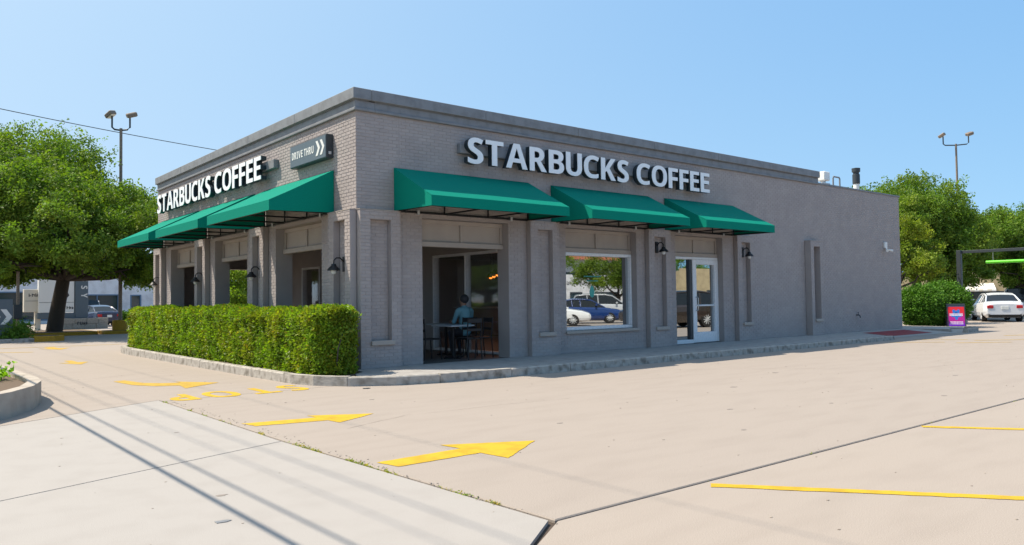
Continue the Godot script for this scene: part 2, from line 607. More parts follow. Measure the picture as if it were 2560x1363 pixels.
func make_ground():
	var st := new_st()
	prism(st, P([-900, -900, 900, -900, 900, 900, -900, 900]), -0.3, -0.035)
	meta(part("ground", st, "far_ground", self), "", "", "", "structure")
	var lot := struct("parking_lot")
	st = new_st()
	prism(st, P([-40, -62, 110, -62, 110, 62, -40, 62]), -0.2, -0.028)
	part("joint_bed", st, "joint", lot)
	var slabs := [
		["apron", [-3.935, 1.165, -3.955, 5.735, -6.49, 6.635, -14.0, 9.33, -40.0, 18.6, -40.0, 8.0, -14.0, 4.6, -8.0, 3.45, -6.03, 2.39]],
		["apron", [-3.955, 5.755, -3.835, 9.72, -4.25, 10.02, -5.3, 11.1, -7.0, 14.0, -14.0, 24.0, -40.0, 40.0, -40.0, 18.62, -14.0, 9.35, -6.49, 6.655]],
		["lot", [-3.90, 1.33, 16.0, 1.33, 16.0, 9.735, -3.79, 9.735, -3.915, 5.745]],
		["lot", [16.012, 1.33, 34.0, 1.33, 34.0, 9.735, 16.012, 9.735]],
		["lot_b", [34.012, 1.33, 110.0, 1.33, 110.0, 9.735, 34.012, 9.735]],
		["lot", [-3.93, 1.14, -6.04, 2.37, -8.0, 3.43, -14.0, 4.58, -40.0, 7.98, -40.0, -62.0, 34.0, -62.0, 34.0, 1.318, -3.90, 1.318]],
		["lot_b", [34.012, -62.0, 110.0, -62.0, 110.0, 1.318, 34.012, 1.318]],
		["lot_b", [-3.80, 9.775, 9.0, 9.775, 9.0, 62.0, -40.0, 62.0, -40.0, 40.04, -14.0, 24.03, -6.98, 14.02, -5.27, 11.12, -4.22, 10.05]],
		["lot_b", [9.015, 9.775, 40.0, 9.775, 40.0, 62.0, 9.015, 62.0]],
		["lot", [40.015, 9.775, 110.0, 9.775, 110.0, 62.0, 40.015, 62.0]],
	]
	for s in slabs:
		var p := P(s[1])
		st = new_st()
		prism(st, p, -0.026, 0.0, 0.008)
		part("concrete_slab", st, s[0], lot)

func kerb_run(parent: Node, path: Array, width: float, h: Array, m, piece := 1.6, called := "kerb_stone", bevel := 0.02):
	# path of (x, z); stones of about `piece` metres on its left side, with narrow joints
	var pts: Array[Vector2] = []
	for p in path: pts.append(p)
	var seg := []
	var acc := 0.0
	var cur: Array[Vector2] = [pts[0]]
	for i in range(1, pts.size()):
		var a := pts[i - 1]
		var b := pts[i]
		var L := a.distance_to(b)
		var t := 0.0
		while L - t > piece - acc:
			t += piece - acc
			acc = 0.0
			var q := a.lerp(b, t / L)
			cur.append(q)
			seg.append(cur)
			cur = [q]
		acc += L - t
		if t < L - 0.001: cur.append(b)
	if cur.size() > 1: seg.append(cur)
	var done := 0.0
	var total := float(seg.size())
	for s in seg:
		var c: Array = s
		var poly := PackedVector2Array()
		var back := []
		for i in c.size():
			var d: Vector2
			if i == 0: d = c[1] - c[0]
			elif i == c.size() - 1: d = c[i] - c[i - 1]
			else: d = c[i + 1] - c[i - 1]
			d = d.normalized()
			var q: Vector2 = c[i]
			if i == 0: q += d * 0.006
			if i == c.size() - 1: q -= d * 0.006
			poly.append(q)
			back.append(q + Vector2(-d.y, d.x) * -width)
		back.reverse()
		for q in back: poly.append(q)
		var st := new_st()
		var hh: float = lerpf(h[0], h[1], done / maxf(1.0, total - 1.0))
		prism(st, poly, -0.02, hh + rng.randf_range(-0.004, 0.004), bevel)
		part(called, st, m, parent)
		done += 1.0

func make_sidewalk():
	var w := struct("sidewalk")
	# kerb from the hedge bed round the corner and along the front
	var path := [Vector2(-0.30, -12.75), Vector2(-0.95, -12.62), Vector2(-1.32, -12.1), Vector2(-1.44, -11.2), Vector2(-1.43, -5.0), Vector2(-1.40, -1.0), Vector2(-1.38, 0.35), Vector2(-1.25, 0.95), Vector2(-0.90, 1.48), Vector2(-0.30, 1.90), Vector2(0.5, 2.13), Vector2(1.6, 2.2), Vector2(5.0, 2.2), Vector2(9.0, 2.17), Vector2(17.6, 2.1)]
	kerb_run(w, path, -0.15, [0.19, 0.13], "kerb", 1.5)
	kerb_run(w, [Vector2(23.6, 2.05), Vector2(25.0, 1.9), Vector2(25.6, 1.3), Vector2(25.7, -1.0), Vector2(25.7, -14.0)], -0.15, [0.13, 0.13], "kerb", 1.5)
	# walking slabs
	var xs := [1.75, 3.4, 5.2, 7.0, 8.8, 10.6, 12.4, 14.2, 16.0, 17.6]
	var st := new_st()
	prism(st, P([-0.12, 0.0, 1.744, 0.0, 1.744, 2.04, 0.5, 1.97, -0.24, 1.74, -0.72, 1.36, -0.52, 0.9, -0.2, 0.6]), -0.02, 0.13, 0.006)
	part("paving_slab", st, "walk", w)
	for i in xs.size() - 1:
		st = new_st()
		prism(st, P([xs[i] + 0.005, 0.0, xs[i + 1] - 0.005, 0.0, xs[i + 1] - 0.005, 2.0, xs[i] + 0.005, 2.04 if i < 4 else 2.0]), -0.02, 0.13, 0.006)
		part("paving_slab", st, "walk", w)
	for a in [[23.3, 24.3], [24.31, 25.54]]:
		st = new_st()
		prism(st, P([a[0], -13.0, a[1], -13.0, a[1], 1.3, a[0], 1.75 if a[0] < 24 else 1.85]), -0.02, 0.13, 0.006)
		part("paving_slab", st, "walk", w)
	# kerb ramp: slopes down to the lot
	st = new_st()
	var q := [Vector3(17.61, 0.13, 0), Vector3(23.29, 0.13, 0), Vector3(23.29, 0.125, 0.25), Vector3(17.61, 0.125, 0.25), Vector3(18.6, 0.005, 1.75), Vector3(22.6, 0.005, 1.75)]
	oquad(st, [q[0], q[1], q[2], q[3]], Vector3(20, -1, 0))
	oquad(st, [q[3], q[2], q[5], q[4]], Vector3(20, -1, 1))
	var k0 := Vector3(17.61, 0.13, 2.1)
	var k1 := Vector3(23.59, 0.13, 2.05)
	oquad(st, [q[3], q[4], Vector3(17.9, 0.005, 2.15), k0], Vector3(18, -2, 1))
	oquad(st, [q[2], q[5], Vector3(23.3, 0.005, 2.1), k1], Vector3(23, -2, 1))
	part("kerb_ramp", st, "walk", w)
	st = new_st()
	oquad(st, [Vector3(19.2, 0.113, 0.45), Vector3(22.4, 0.113, 0.45), Vector3(22.4, 0.034, 1.45), Vector3(19.2, 0.034, 1.45)], Vector3(20.5, -2, 1))
	part("warning_pad", st, "ramp_red", w)
	# bed behind the hedge kerb
	st = new_st()
	prism(st, P([-1.28, -11.2, -1.18, -12.02, -0.86, -12.46, -0.3, -12.58, -0.01, -12.58, -0.01, -0.02, -0.14, -0.01, -0.22, 0.58, -0.54, 0.88, -0.74, 1.34, -1.12, 0.9, -1.24, 0.33]), -0.02, 0.115)
	part("hedge_bed", st, "soil", w)

# ------------------------------------------------------------------ building
var bricks := []
func brick_field(xf: Transform3D, r: Array, holes: Array, z: float):
	# running bond over the rectangle r in a facade's x-y plane; front plane at z
	var ch := 0.0677
	var bl := 0.203
	var joint := 0.009
	var row := 0
	var y: float = floor(r[1] / ch) * ch
	row = int(round(y / ch))
	while y < r[3] - 0.01:
		var y0 := maxf(y + joint * 0.5, r[1])
		var y1 := minf(y + ch - joint * 0.5, r[3])
		var off := bl * 0.5 if row % 2 else 0.0
		var x: float = floor((r[0] - off) / bl) * bl + off
		while x < r[2]:
			var spans := [[maxf(x + joint * 0.5, r[0]), minf(x + bl - joint * 0.5, r[2])]]
			for h in holes:
				if y1 <= h[1] + 0.004 or y0 >= h[3] - 0.004: continue
				var nx := []
				for s in spans:
					if s[1] <= h[0] or s[0] >= h[2]: nx.append(s)
					else:
						if s[0] < h[0]: nx.append([s[0], h[0]])
						if s[1] > h[2]: nx.append([h[2], s[1]])
				spans = nx
			for s in spans:
				if s[1] - s[0] < 0.02 or y1 - y0 < 0.02: continue
				var t := Transform3D(Basis.from_scale(Vector3(s[1] - s[0], y1 - y0, 1.0 + rng.randf_range(-0.22, 0.25))), Vector3((s[0] + s[1]) / 2, (y0 + y1) / 2, z))
				bricks.append(xf * t)
			x += bl
		y += ch
		row += 1

func brick_mesh() -> ArrayMesh:
	# unit face (1 x 1) standing 6 mm proud, edges softened by paint
	var st := new_st()
	var d := 0.0055
	var a := [Vector3(-0.5, -0.5, -0.004), Vector3(-0.5, 0.5, -0.004), Vector3(0.5, 0.5, -0.004), Vector3(0.5, -0.5, -0.004)]
	var b := []
	for v in a: b.append(Vector3(v.x * 0.955, v.y * 0.88, d))
	quad(st, b[0], b[1], b[2], b[3])
	for i in 4:
		var j := (i + 1) % 4
		quad(st, a[i], a[j], b[j], b[i])
	return st.commit()

var front_holes := [[1.5, 0.0, 3.80, 3.15], [5.57, 0.63, 8.10, 3.15], [9.70, 0.0, 11.85, 3.15]]
var side_holes := [[-3.92, 0.0, -1.52, 3.15], [-8.10, 0.0, -5.72, 3.15], [-12.20, 0.0, -9.86, 3.15]]
var front_piers := [[0.0, 0.90], [4.34, 5.24], [8.44, 9.34], [12.40, 13.24], [16.36, 17.12]]
var side_piers := [[-0.94, 0.0], [-5.24, -4.34], [-9.42, -8.52], [-13.65, -12.76]]

func make_building():
	var b := thing("cafe_building", "single-storey grey painted brick cafe with dark flat cornice and green awnings", "building")
	var ident := Transform3D()
	var side := Transform3D(Basis(Vector3.UP, side_turn), Vector3.ZERO)
	var T := 0.4
	# --- front wall and side wall (mortar plane), with real openings
	var st := new_st()
	holed(st, [0.0, 0.1, 23.3, 5.18], front_holes, -T, 0.0)
	var wf := part("wall", st, "wall", b)
	st = new_st()
	holed(st, [-13.65, 0.1, -T, 5.18], side_holes, -T, 0.0)
	var ws := part("wall", st, "wall", b)
	ws.rotation.y = side_turn
	# rear and end walls, roof
	st = new_st()
	holed(st, [T, 0.1, 23.3, 5.18], [[1.3, 0.13, 3.3, 2.6]], -13.65, -13.25)
	part("wall", st, "wall", b)
	st = new_st()
	box(st, Vector3(22.9, 0.1, -13.25), Vector3(23.3, 5.18, -T))
	part("wall", st, "wall", b)
	st = new_st()
	box(st, Vector3(T, 4.55, -13.25), Vector3(22.9, 4.75, -T))
	part("roof", st, "roofing", b)
	# --- cornice: lower band, thin shadow strip, cap in lengths
	var runs := [["f", 0.0, 17.3], ["s", -13.65, 0.0]]
	for r in runs:
		var side_run: bool = r[0] == "s"
		var nodeturn := side_turn if side_run else 0.0
		st = new_st()
		if side_run:
			cbox(st, Vector3(r[1], 5.225, -T), Vector3(0.03, 5.37, 0.03), 0.006)
			cbox(st, Vector3(r[1], 5.165, -T), Vector3(0.062, 5.224, 0.062), 0.01)
			box(st, Vector3(r[1], 5.3705, -0.25), Vector3(0.045, 5.3845, 0.045))
		else:
			cbox(st, Vector3(T + 0.001, 5.225, -T), Vector3(r[2], 5.37, 0.03), 0.006)
			cbox(st, Vector3(T + 0.001, 5.165, -T), Vector3(r[2], 5.224, 0.062), 0.01)
			box(st, Vector3(T + 0.001, 5.3705, -0.25), Vector3(r[2] - 0.02, 5.3845, 0.045))
		var band := part("cornice_band", st, "fascia", b)
		band.rotation.y = nodeturn
		var n := 6 if not side_run else 5
		for i in n:
			var lo: float
			var hi: float
			if side_run:
				lo = lerpf(-13.65, 0.10, float(i) / n)
				hi = lerpf(-13.65, 0.10, float(i + 1) / n)
			else:
				lo = lerpf(0.30 + T * 0, 17.3, float(i) / n) if i > 0 else 0.301
				hi = lerpf(0.30, 17.3, float(i + 1) / n)
			st = new_st()
			cbox(st, Vector3(lo + 0.003, 5.385, -0.3), Vector3(hi - 0.003, 5.60, 0.10), 0.008)
			var cap := part("cap_flashing", st, "fascia", b)
			cap.rotation.y = nodeturn
	st = new_st()
	box(st, Vector3(17.302, 5.18, -0.4), Vector3(23.34, 5.235, 0.03))
	box(st, Vector3(22.9, 5.18, -13.6), Vector3(23.34, 5.234, -0.402))
	part("cap_flashing", st, "fascia", b)
	# --- bricks
	var top_y := 5.16
	var fh := front_holes.duplicate()
	for p in front_piers: fh.append([p[0], 0.0, p[1], 3.22])
	fh.append([0.955, 3.2, 0.967, 5.2])   # movement joint left of the first awning
	fh.append([14.1, 0.0, 14.112, 5.2])
	var sh := side_holes.duplicate()
	for p in side_piers: sh.append([p[0], 0.0, p[1], 3.22])
	brick_field(ident, [0.0, 0.13, 23.29, top_y], fh, 0.0)
	brick_field(side, [-13.64, 0.13, 0.0, top_y], sh, 0.0)
	# --- piers with a recessed niche and a small ledge
	for pack in [[front_piers, ident, 0.0], [side_piers, side, side_turn]]:
		for i in pack[0].size():
			var p: Array = pack[0][i]
			var proj := 0.14
			if pack[2] == 0.0 and i == 4: proj = 0.22
			var w: float = p[1] - p[0]
			var nh := [p[0] + w * 0.25, 0.66, p[0] + w * 0.76, 3.04]
			st = new_st()
			holed(st, [p[0], 0.12, p[1], 3.22], [nh], 0.012, proj)
			var pier := part("pilaster", st, "wall", b)
			pier.rotation.y = pack[2]
			st = new_st()
			cbox(st, Vector3(nh[0] - 0.01, 0.575, 0.05), Vector3(nh[2] + 0.05, 0.665, proj + 0.055), 0.008)
			part("niche_ledge", st, "trim", pier)
			st = new_st()
			box(st, Vector3(p[0] - 0.01, 3.222, 0.0), Vector3(p[1] + 0.01, 3.235, proj + 0.012))
			part("pilaster_cap", st, "trim", pier)
			brick_field(pack[1], [p[0], 0.13, p[1], 3.22], [nh], proj)
			brick_field(pack[1], nh, [], 0.0)
	# --- place bricks: the 300 nearest as single parts, the rest joined
	var bm := brick_mesh()
	bricks.sort_custom(func(u, v): return u.origin.distance_squared_to(cam_pos) < v.origin.distance_squared_to(cam_pos))
	var tones := [1.0, 0.97, 1.03, 0.985, 0.95]
	var bms := []
	for t in tones:
		var mcopy: StandardMaterial3D = mats.brick.duplicate()
		mcopy.vertex_color_use_as_albedo = false
		mcopy.albedo_color = Color(0.47 * t, 0.415 * t, 0.395 * t).linear_to_srgb()
		bms.append(mcopy)
	for i in 300:
		var wall: Node3D = wf if bricks[i].basis.z.z > 0.5 else ws
		var o := MeshInstance3D.new()
		o.name = "brick"
		o.mesh = bm
		o.material_override = bms[rng.randi() % bms.size()]
		wall.add_child(o, true)
		o.transform = wall.transform.affine_inverse() * bricks[i]
	var rest := bricks.slice(300)
	var cols := []
	for i in rest.size():
		var t := rng.randf_range(0.94, 1.04)
		cols.append(Color(t, t, t))
	multi("brickwork", bm, "brick", rest, cols, b)
	# --- header panels over the six openings
	for pack in [[front_holes, 0.0], [side_holes, side_turn]]:
		for h in pack[0]:
			var x0: float = h[0]
			var x1: float = h[2]
			st = new_st()
			box(st, Vector3(x0, 2.60, -0.32), Vector3(x1, 3.148, -0.235))
			var hp := part("header_panel", st, "trim", b)
			hp.rotation.y = pack[1]
			st = new_st()
			var m := (x0 + x1) / 2
			cbox(st, Vector3(x0 + 0.002, 3.06, -0.233), Vector3(x1 - 0.002, 3.146, -0.20), 0.006)
			cbox(st, Vector3(x0 + 0.002, 2.57, -0.30), Vector3(x1 - 0.002, 2.68, -0.17), 0.01)
			cbox(st, Vector3(x0 + 0.002, 2.682, -0.233), Vector3(x0 + 0.07, 3.058, -0.20), 0.006)
			cbox(st, Vector3(x1 - 0.07, 2.682, -0.233), Vector3(x1 - 0.002, 3.058, -0.20), 0.006)
			cbox(st, Vector3(m - 0.03, 2.682, -0.233), Vector3(m + 0.03, 3.058, -0.20), 0.006)
			part("moulding", st, "trim", hp)
	# --- shop window
	var win := Node3D.new()
	win.name = "window"
	b.add_child(win)
	var wx0 := 5.572
	var wx1 := 8.098
	st = new_st()
	cbox(st, Vector3(wx0, 2.49, -0.30), Vector3(wx1, 2.568, -0.17), 0.008)
	cbox(st, Vector3(wx0, 0.66, -0.30), Vector3(wx1, 0.74, -0.17), 0.008)
	cbox(st, Vector3(wx0, 0.742, -0.30), Vector3(wx0 + 0.06, 2.488, -0.17), 0.008)
	cbox(st, Vector3(wx1 - 0.06, 0.742, -0.30), Vector3(wx1, 2.488, -0.17), 0.008)
	part("frame", st, "alu", win)
	st = new_st()
	box(st, Vector3(wx0 + 0.05, 0.73, -0.262), Vector3(wx1 - 0.05, 2.5, -0.255))
	part("pane", st, "mirror_glass", win)
	st = new_st()
	cbox(st, Vector3(wx0 - 0.04, 0.585, -0.30), Vector3(wx1 + 0.04, 0.657, 0.06), 0.01)
	part("sill", st, "trim", win)
	mat("decal_teal", Color(0.05, 0.36, 0.30), 0.5)
	marks(win, 6.42, 7.02, 1.97, 0.035, -0.254, "decal_teal", 11)
	marks(win, 6.52, 6.92, 1.86, 0.035, -0.254, "decal_teal", 12)
	st = new_st()
	slab_xy(st, PackedVector2Array([Vector2(6.70, 1.45), Vector2(6.77, 1.50), Vector2(6.79, 1.60), Vector2(6.75, 1.72), Vector2(6.70, 1.76), Vector2(6.65, 1.72), Vector2(6.61, 1.60), Vector2(6.63, 1.50)]), -0.254, -0.252)
	part("decal", st, "decal_teal", win)
	# --- entrance: sidelight and door
	var lx0 := 9.702
	var lx1 := 10.66
	var dx1 := 11.848
	var sl := Node3D.new()
	sl.name = "sidelight"
	b.add_child(sl)
	st = new_st()
	cbox(st, Vector3(lx0, 2.50, -0.30), Vector3(dx1, 2.568, -0.17), 0.008)
	cbox(st, Vector3(lx0, 0.13, -0.30), Vector3(lx1, 0.235, -0.17), 0.008)
	cbox(st, Vector3(lx0, 0.237, -0.30), Vector3(lx0 + 0.045, 2.498, -0.17), 0.008)
	part("frame", st, "alu", sl)
	st = new_st()
	cbox(st, Vector3(lx1 - 0.11, 0.237, -0.29), Vector3(lx1 - 0.002, 2.498, -0.19), 0.006)
	part("mullion", st, "alu_dark", sl)
	st = new_st()
	box(st, Vector3(lx0 + 0.03, 0.22, -0.262), Vector3(lx1 - 0.1, 2.51, -0.255))
	part("pane", st, "mirror_glass", sl)
	var door := Node3D.new()
	door.name = "door"
	b.add_child(door)
	st = new_st()
	cbox(st, Vector3(lx1, 0.14, -0.28), Vector3(lx1 + 0.17, 2.498, -0.165), 0.008)
	cbox(st, Vector3(dx1 - 0.17, 0.14, -0.28), Vector3(dx1, 2.498, -0.165), 0.008)
	cbox(st, Vector3(lx1 + 0.172, 2.36, -0.28), Vector3(dx1 - 0.172, 2.496, -0.165), 0.008)
	cbox(st, Vector3(lx1 + 0.172, 0.14, -0.28), Vector3(dx1 - 0.172, 0.43, -0.165), 0.008)
	part("door_frame", st, "alu", door)
	st = new_st()
	cbox(st, Vector3(lx1 + 0.172, 1.17, -0.27), Vector3(dx1 - 0.172, 1.215, -0.18), 0.006)
	part("push_bar", st, "alu", door)
	st = new_st()
	box(st, Vector3(lx1 + 0.15, 0.42, -0.238), Vector3(dx1 - 0.15, 2.38, -0.23))
	part("pane", st, "mirror_glass", door)
	st = new_st()
	tube(st, [Vector3(lx1 + 0.12, 1.05, -0.165), Vector3(lx1 + 0.12, 1.05, -0.10), Vector3(lx1 + 0.12, 1.08, -0.085), Vector3(lx1 + 0.12, 1.40, -0.085), Vector3(lx1 + 0.12, 1.43, -0.10), Vector3(lx1 + 0.12, 1.43, -0.165)], [0.014], 8)
	part("handle", st, "steel", door)
	# --- porch inside the corner: floor, ceiling, inner wall with glazing
	st = new_st()
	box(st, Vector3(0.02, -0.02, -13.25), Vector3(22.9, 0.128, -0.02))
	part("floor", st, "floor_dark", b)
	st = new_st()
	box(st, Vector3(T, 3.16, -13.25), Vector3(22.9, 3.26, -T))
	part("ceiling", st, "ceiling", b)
	# inner wall faces -X at x = 4.2 : local x = z
	st = new_st()
	var inner_holes := [[-3.66, 0.14, -0.75, 2.62], [-7.6, 0.9, -4.6, 2.62], [-11.8, 0.14, -10.4, 2.62], [-10.1, 0.9, -8.1, 2.62]]
	holed(st, [-13.25, 0.13, -T, 3.16], inner_holes, -0.2, 0.0)
	var iw := part("porch_wall", st, "wall", b)
	iw.rotation.y = side_turn
	iw.position = Vector3(4.2, 0, 0)
	for h in inner_holes:
		st = new_st()
		var f := 0.06
		cbox(st, Vector3(h[0], h[3] - f, -0.14), Vector3(h[2], h[3], 0.02), 0.006)
		cbox(st, Vector3(h[0], h[1], -0.14), Vector3(h[2], h[1] + f, 0.02), 0.006)
		var nm := 3 if h[2] - h[0] > 2.0 else 2
		for k in nm:
			var xx: float = lerpf(h[0], h[2] - f, float(k) / (nm - 1))
			cbox(st, Vector3(xx, h[1] + f, -0.14), Vector3(xx + f, h[3] - f, 0.02), 0.006)
		part("glazing_frame", st, "alu", iw)
		st = new_st()
		box(st, Vector3(h[0] + 0.02, h[1] + 0.02, -0.075), Vector3(h[2] - 0.02, h[3] - 0.02, -0.067))
		part("pane", st, "glass", iw)

# ------------------------------------------------------------------ awnings
func make_awning(x0: float, x1: float, label: String, turn: float):
	var a := thing("awning", label, "awning", Vector3.ZERO, turn, "green canvas awnings of the cafe")
	var D := 1.38
	var yt := 4.12
	var yf := 3.42
	var yv := 3.22
	var st := new_st()
	var th := 0.012
	# thick sheets: top, front valance, two cheeks
	var zb := 0.02
	var top := func(x: float, o: float): return [Vector3(x, yt + o, zb), Vector3(x, yf + o, D)]
	var sag := 0.015
	var nx := 8
	for i in nx:
		for k in 6:
			var xa := lerpf(x0, x1, float(i) / nx)
			var xb := lerpf(x0, x1, float(i + 1) / nx)
			var f := func(x: float, t: float, o: float): return Vector3(x, lerpf(yt, yf, t) - sag * sin(PI * t) * (0.6 + 0.4 * sin((x - x0) / (x1 - x0) * PI * 3.0)) + o, lerpf(zb, D, t))
			var t0 := k / 6.0
			var t1 := (k + 1) / 6.0
			quad(st, f.call(xa, t1, 0.0), f.call(xa, t0, 0.0), f.call(xb, t0, 0.0), f.call(xb, t1, 0.0))
			quad(st, f.call(xb, t1, -th), f.call(xb, t0, -th), f.call(xa, t0, -th), f.call(xa, t1, -th))
	part("canvas_top", st, "canvas", a)
	st = new_st()
	box(st, Vector3(x0, yv, D - th), Vector3(x1, yf - 0.001, D))
	part("valance", st, "canvas", a)
	for x in [x0, x1 - th]:
		st = new_st()
		var p := PackedVector2Array([Vector2(zb, yt - 0.002), Vector2(D - th - 0.002, yf - 0.002), Vector2(D - th - 0.002, yv), Vector2(zb, yv + 0.03)])
		# cheek lies in the y-z plane
		var tmp := new_st()
		slab_xy(tmp, p, 0.0, th)
		var mesh := tmp.commit()
		st.append_from(mesh, 0, Transform3D(Basis(Vector3(0, 0, 1), Vector3(0, 1, 0), Vector3(-1, 0, 0)), Vector3(x + th, 0, 0)))
		part("cheek", st, "canvas", a)
	# black tube frame under the canvas
	st = new_st()
	var r := 0.022
	rod(st, Vector3(x0 + 0.05, 3.245, 0.05), Vector3(x1 - 0.05, 3.245, 0.05), r)
	rod(st, Vector3(x0 + 0.05, 3.235, D - 0.04), Vector3(x1 - 0.05, 3.235, D - 0.04), r)
	for i in 4:
		var x := lerpf(x0 + 0.05, x1 - 0.05, i / 3.0)
		rod(st, Vector3(x, 3.245, 0.05), Vector3(x, 3.235, D - 0.04), r * 0.8)
		rod(st, Vector3(x, yt - 0.06, 0.05), Vector3(x, yf - 0.04, D - 0.04), r * 0.8)
		rod(st, Vector3(x, 3.235, D - 0.04), Vector3(x, yf - 0.04, D - 0.04), r * 0.8)
		rod(st, Vector3(x, 3.245, 0.05), Vector3(x, yt - 0.06, 0.05), r * 0.8)
	part("frame", st, "black_metal", a)
	for i in 2:
		var x := lerpf(x0 + 0.55, x1 - 0.55, float(i))
		st = new_st()
		cbox(st, Vector3(x - 0.03, 3.20, 0.0), Vector3(x + 0.03, 3.29, 0.075), 0.006)
		part("bracket", st, "galv", a)

func make_awnings():
	make_awning(0.83, 4.40, "green awning on the shaded front, above the open porch bay nearest the corner", 0.0)
	make_awning(5.10, 8.58, "green awning on the shaded front, above the shop window", 0.0)
	make_awning(9.25, 12.40, "green awning on the shaded front, above the entrance door", 0.0)
	make_awning(-4.52, -0.92, "green awning on the sunlit side wall, nearest the corner below the drive thru sign", side_turn)
	make_awning(-8.72, -5.18, "middle green awning of the three on the sunlit side wall", side_turn)
	make_awning(-12.95, -9.42, "green awning on the sunlit side wall, farthest from the corner by the oak", side_turn)

# ------------------------------------------------------------------ signs
func channel_sign(label: String, turn: float, a0: float, a1: float, b0: float, b1: float, y: float, cap: float, race0: float, race1: float):
	var s := thing("wall_sign", label, "sign", Vector3.ZERO, turn, "white channel letter signs")
	var st := new_st()
	cbox(st, Vector3(race0, y + cap * 0.40, 0.008), Vector3(race1, y + cap * 0.78, 0.13), 0.01)
	part("raceway", st, "fascia", s)
	for w in [["STARBUCKS", a0, a1], ["COFFEE", b0, b1]]:
		var bodies := word(s, w[0], w[1], w[2], y, cap, 0.132, 0.13, "letter_side", "letter", 0.13)
		var faces := word(s, w[0], w[1], w[2], y, cap, 0.263, 0.014, "letter_face", "letter_face", 0.13)
		for i in faces.size():     # the lit face belongs to its letter
			var g: Transform3D = faces[i].transform
			s.remove_child(faces[i])
			bodies[i].add_child(faces[i], true)
			faces[i].transform = bodies[i].transform.affine_inverse() * g

func make_signs():
	channel_sign("white raised letter sign on the shaded front wall above the green awnings", 0.0, 2.50, 7.56, 7.87, 10.93, 4.36, 0.545, 2.40, 10.6)
	channel_sign("white raised letter sign on the sunlit side wall, seen at a slant", side_turn, -12.72, -7.66, -7.34, -4.14, 4.33, 0.55, -12.6, -3.72)
	# drive thru box sign on the side wall
	var s := thing("drive_thru_sign", "slate box sign with white drive thru lettering high on the sunlit side wall", "sign", Vector3.ZERO, side_turn)
	var st := new_st()
	cbox(st, Vector3(-2.72, 4.37, 0.01), Vector3(-0.95, 4.86, 0.165), 0.008)
	part("cabinet", st, "slate_dark", s)
	st = new_st()
	cbox(st, Vector3(-2.70, 4.39, 0.166), Vector3(-0.97, 4.84, 0.172), 0.002)
	part("sign_face", st, "slate", s)
	word(s, "DRIVE THRU", -2.60, -1.52, 4.545, 0.155, 0.173, 0.004, "sign_white", "letter", 0.16)
	for k in 2:
		st = new_st()
		var x := -1.42 + k * 0.20
		slab_xy(st, PackedVector2Array([Vector2(x, 4.46), Vector2(x + 0.09, 4.46), Vector2(x + 0.20, 4.615), Vector2(x + 0.09, 4.77), Vector2(x, 4.77), Vector2(x + 0.11, 4.615)]), 0.173, 0.178)
		part("chevron", st, "sign_white", s)
	st = new_st()
	cbox(st, Vector3(-0.949, 4.44, 0.06), Vector3(-0.93, 4.50, 0.12), 0.004)
	part("switch_box", st, "galv", s)

# ------------------------------------------------------------------ lamps on walls
func sconce(label: String, at: Vector3, turn: float):
	var l := thing("wall_lamp", label, "wall lamp", at, turn, "black gooseneck wall lamps")
	var st := new_st()
	cbox(st, Vector3(-0.055, -0.14, 0.0), Vector3(0.055, 0.16, 0.03), 0.008)
	part("back_plate", st, "black_metal", l)
	st = new_st()
	tube(st, [Vector3(0, 0.06, 0.03), Vector3(0, 0.13, 0.10), Vector3(0, 0.13, 0.18), Vector3(0, 0.08, 0.235), Vector3(0, 0.0, 0.24)], [0.014], 8)
	part("arm", st, "black_metal", l)
	st = new_st()
	lathe(st, Vector3(0, -0.12, 0.24), [Vector2(0.0, 0.135), Vector2(0.045, 0.13), Vector2(0.055, 0.09), Vector2(0.10, 0.05), Vector2(0.135, 0.0), Vector2(0.13, 0.0), Vector2(0.09, 0.045), Vector2(0.0, 0.08)], 16)
	part("shade", st, "black_metal", l)
	st = new_st()
	lathe(st, Vector3(0, -0.12, 0.24), [Vector2(0.0, -0.075), Vector2(0.035, -0.065), Vector2(0.055, -0.03), Vector2(0.05, 0.02), Vector2(0.03, 0.06)], 12)
	part("globe", st, "lamp_clear", l)

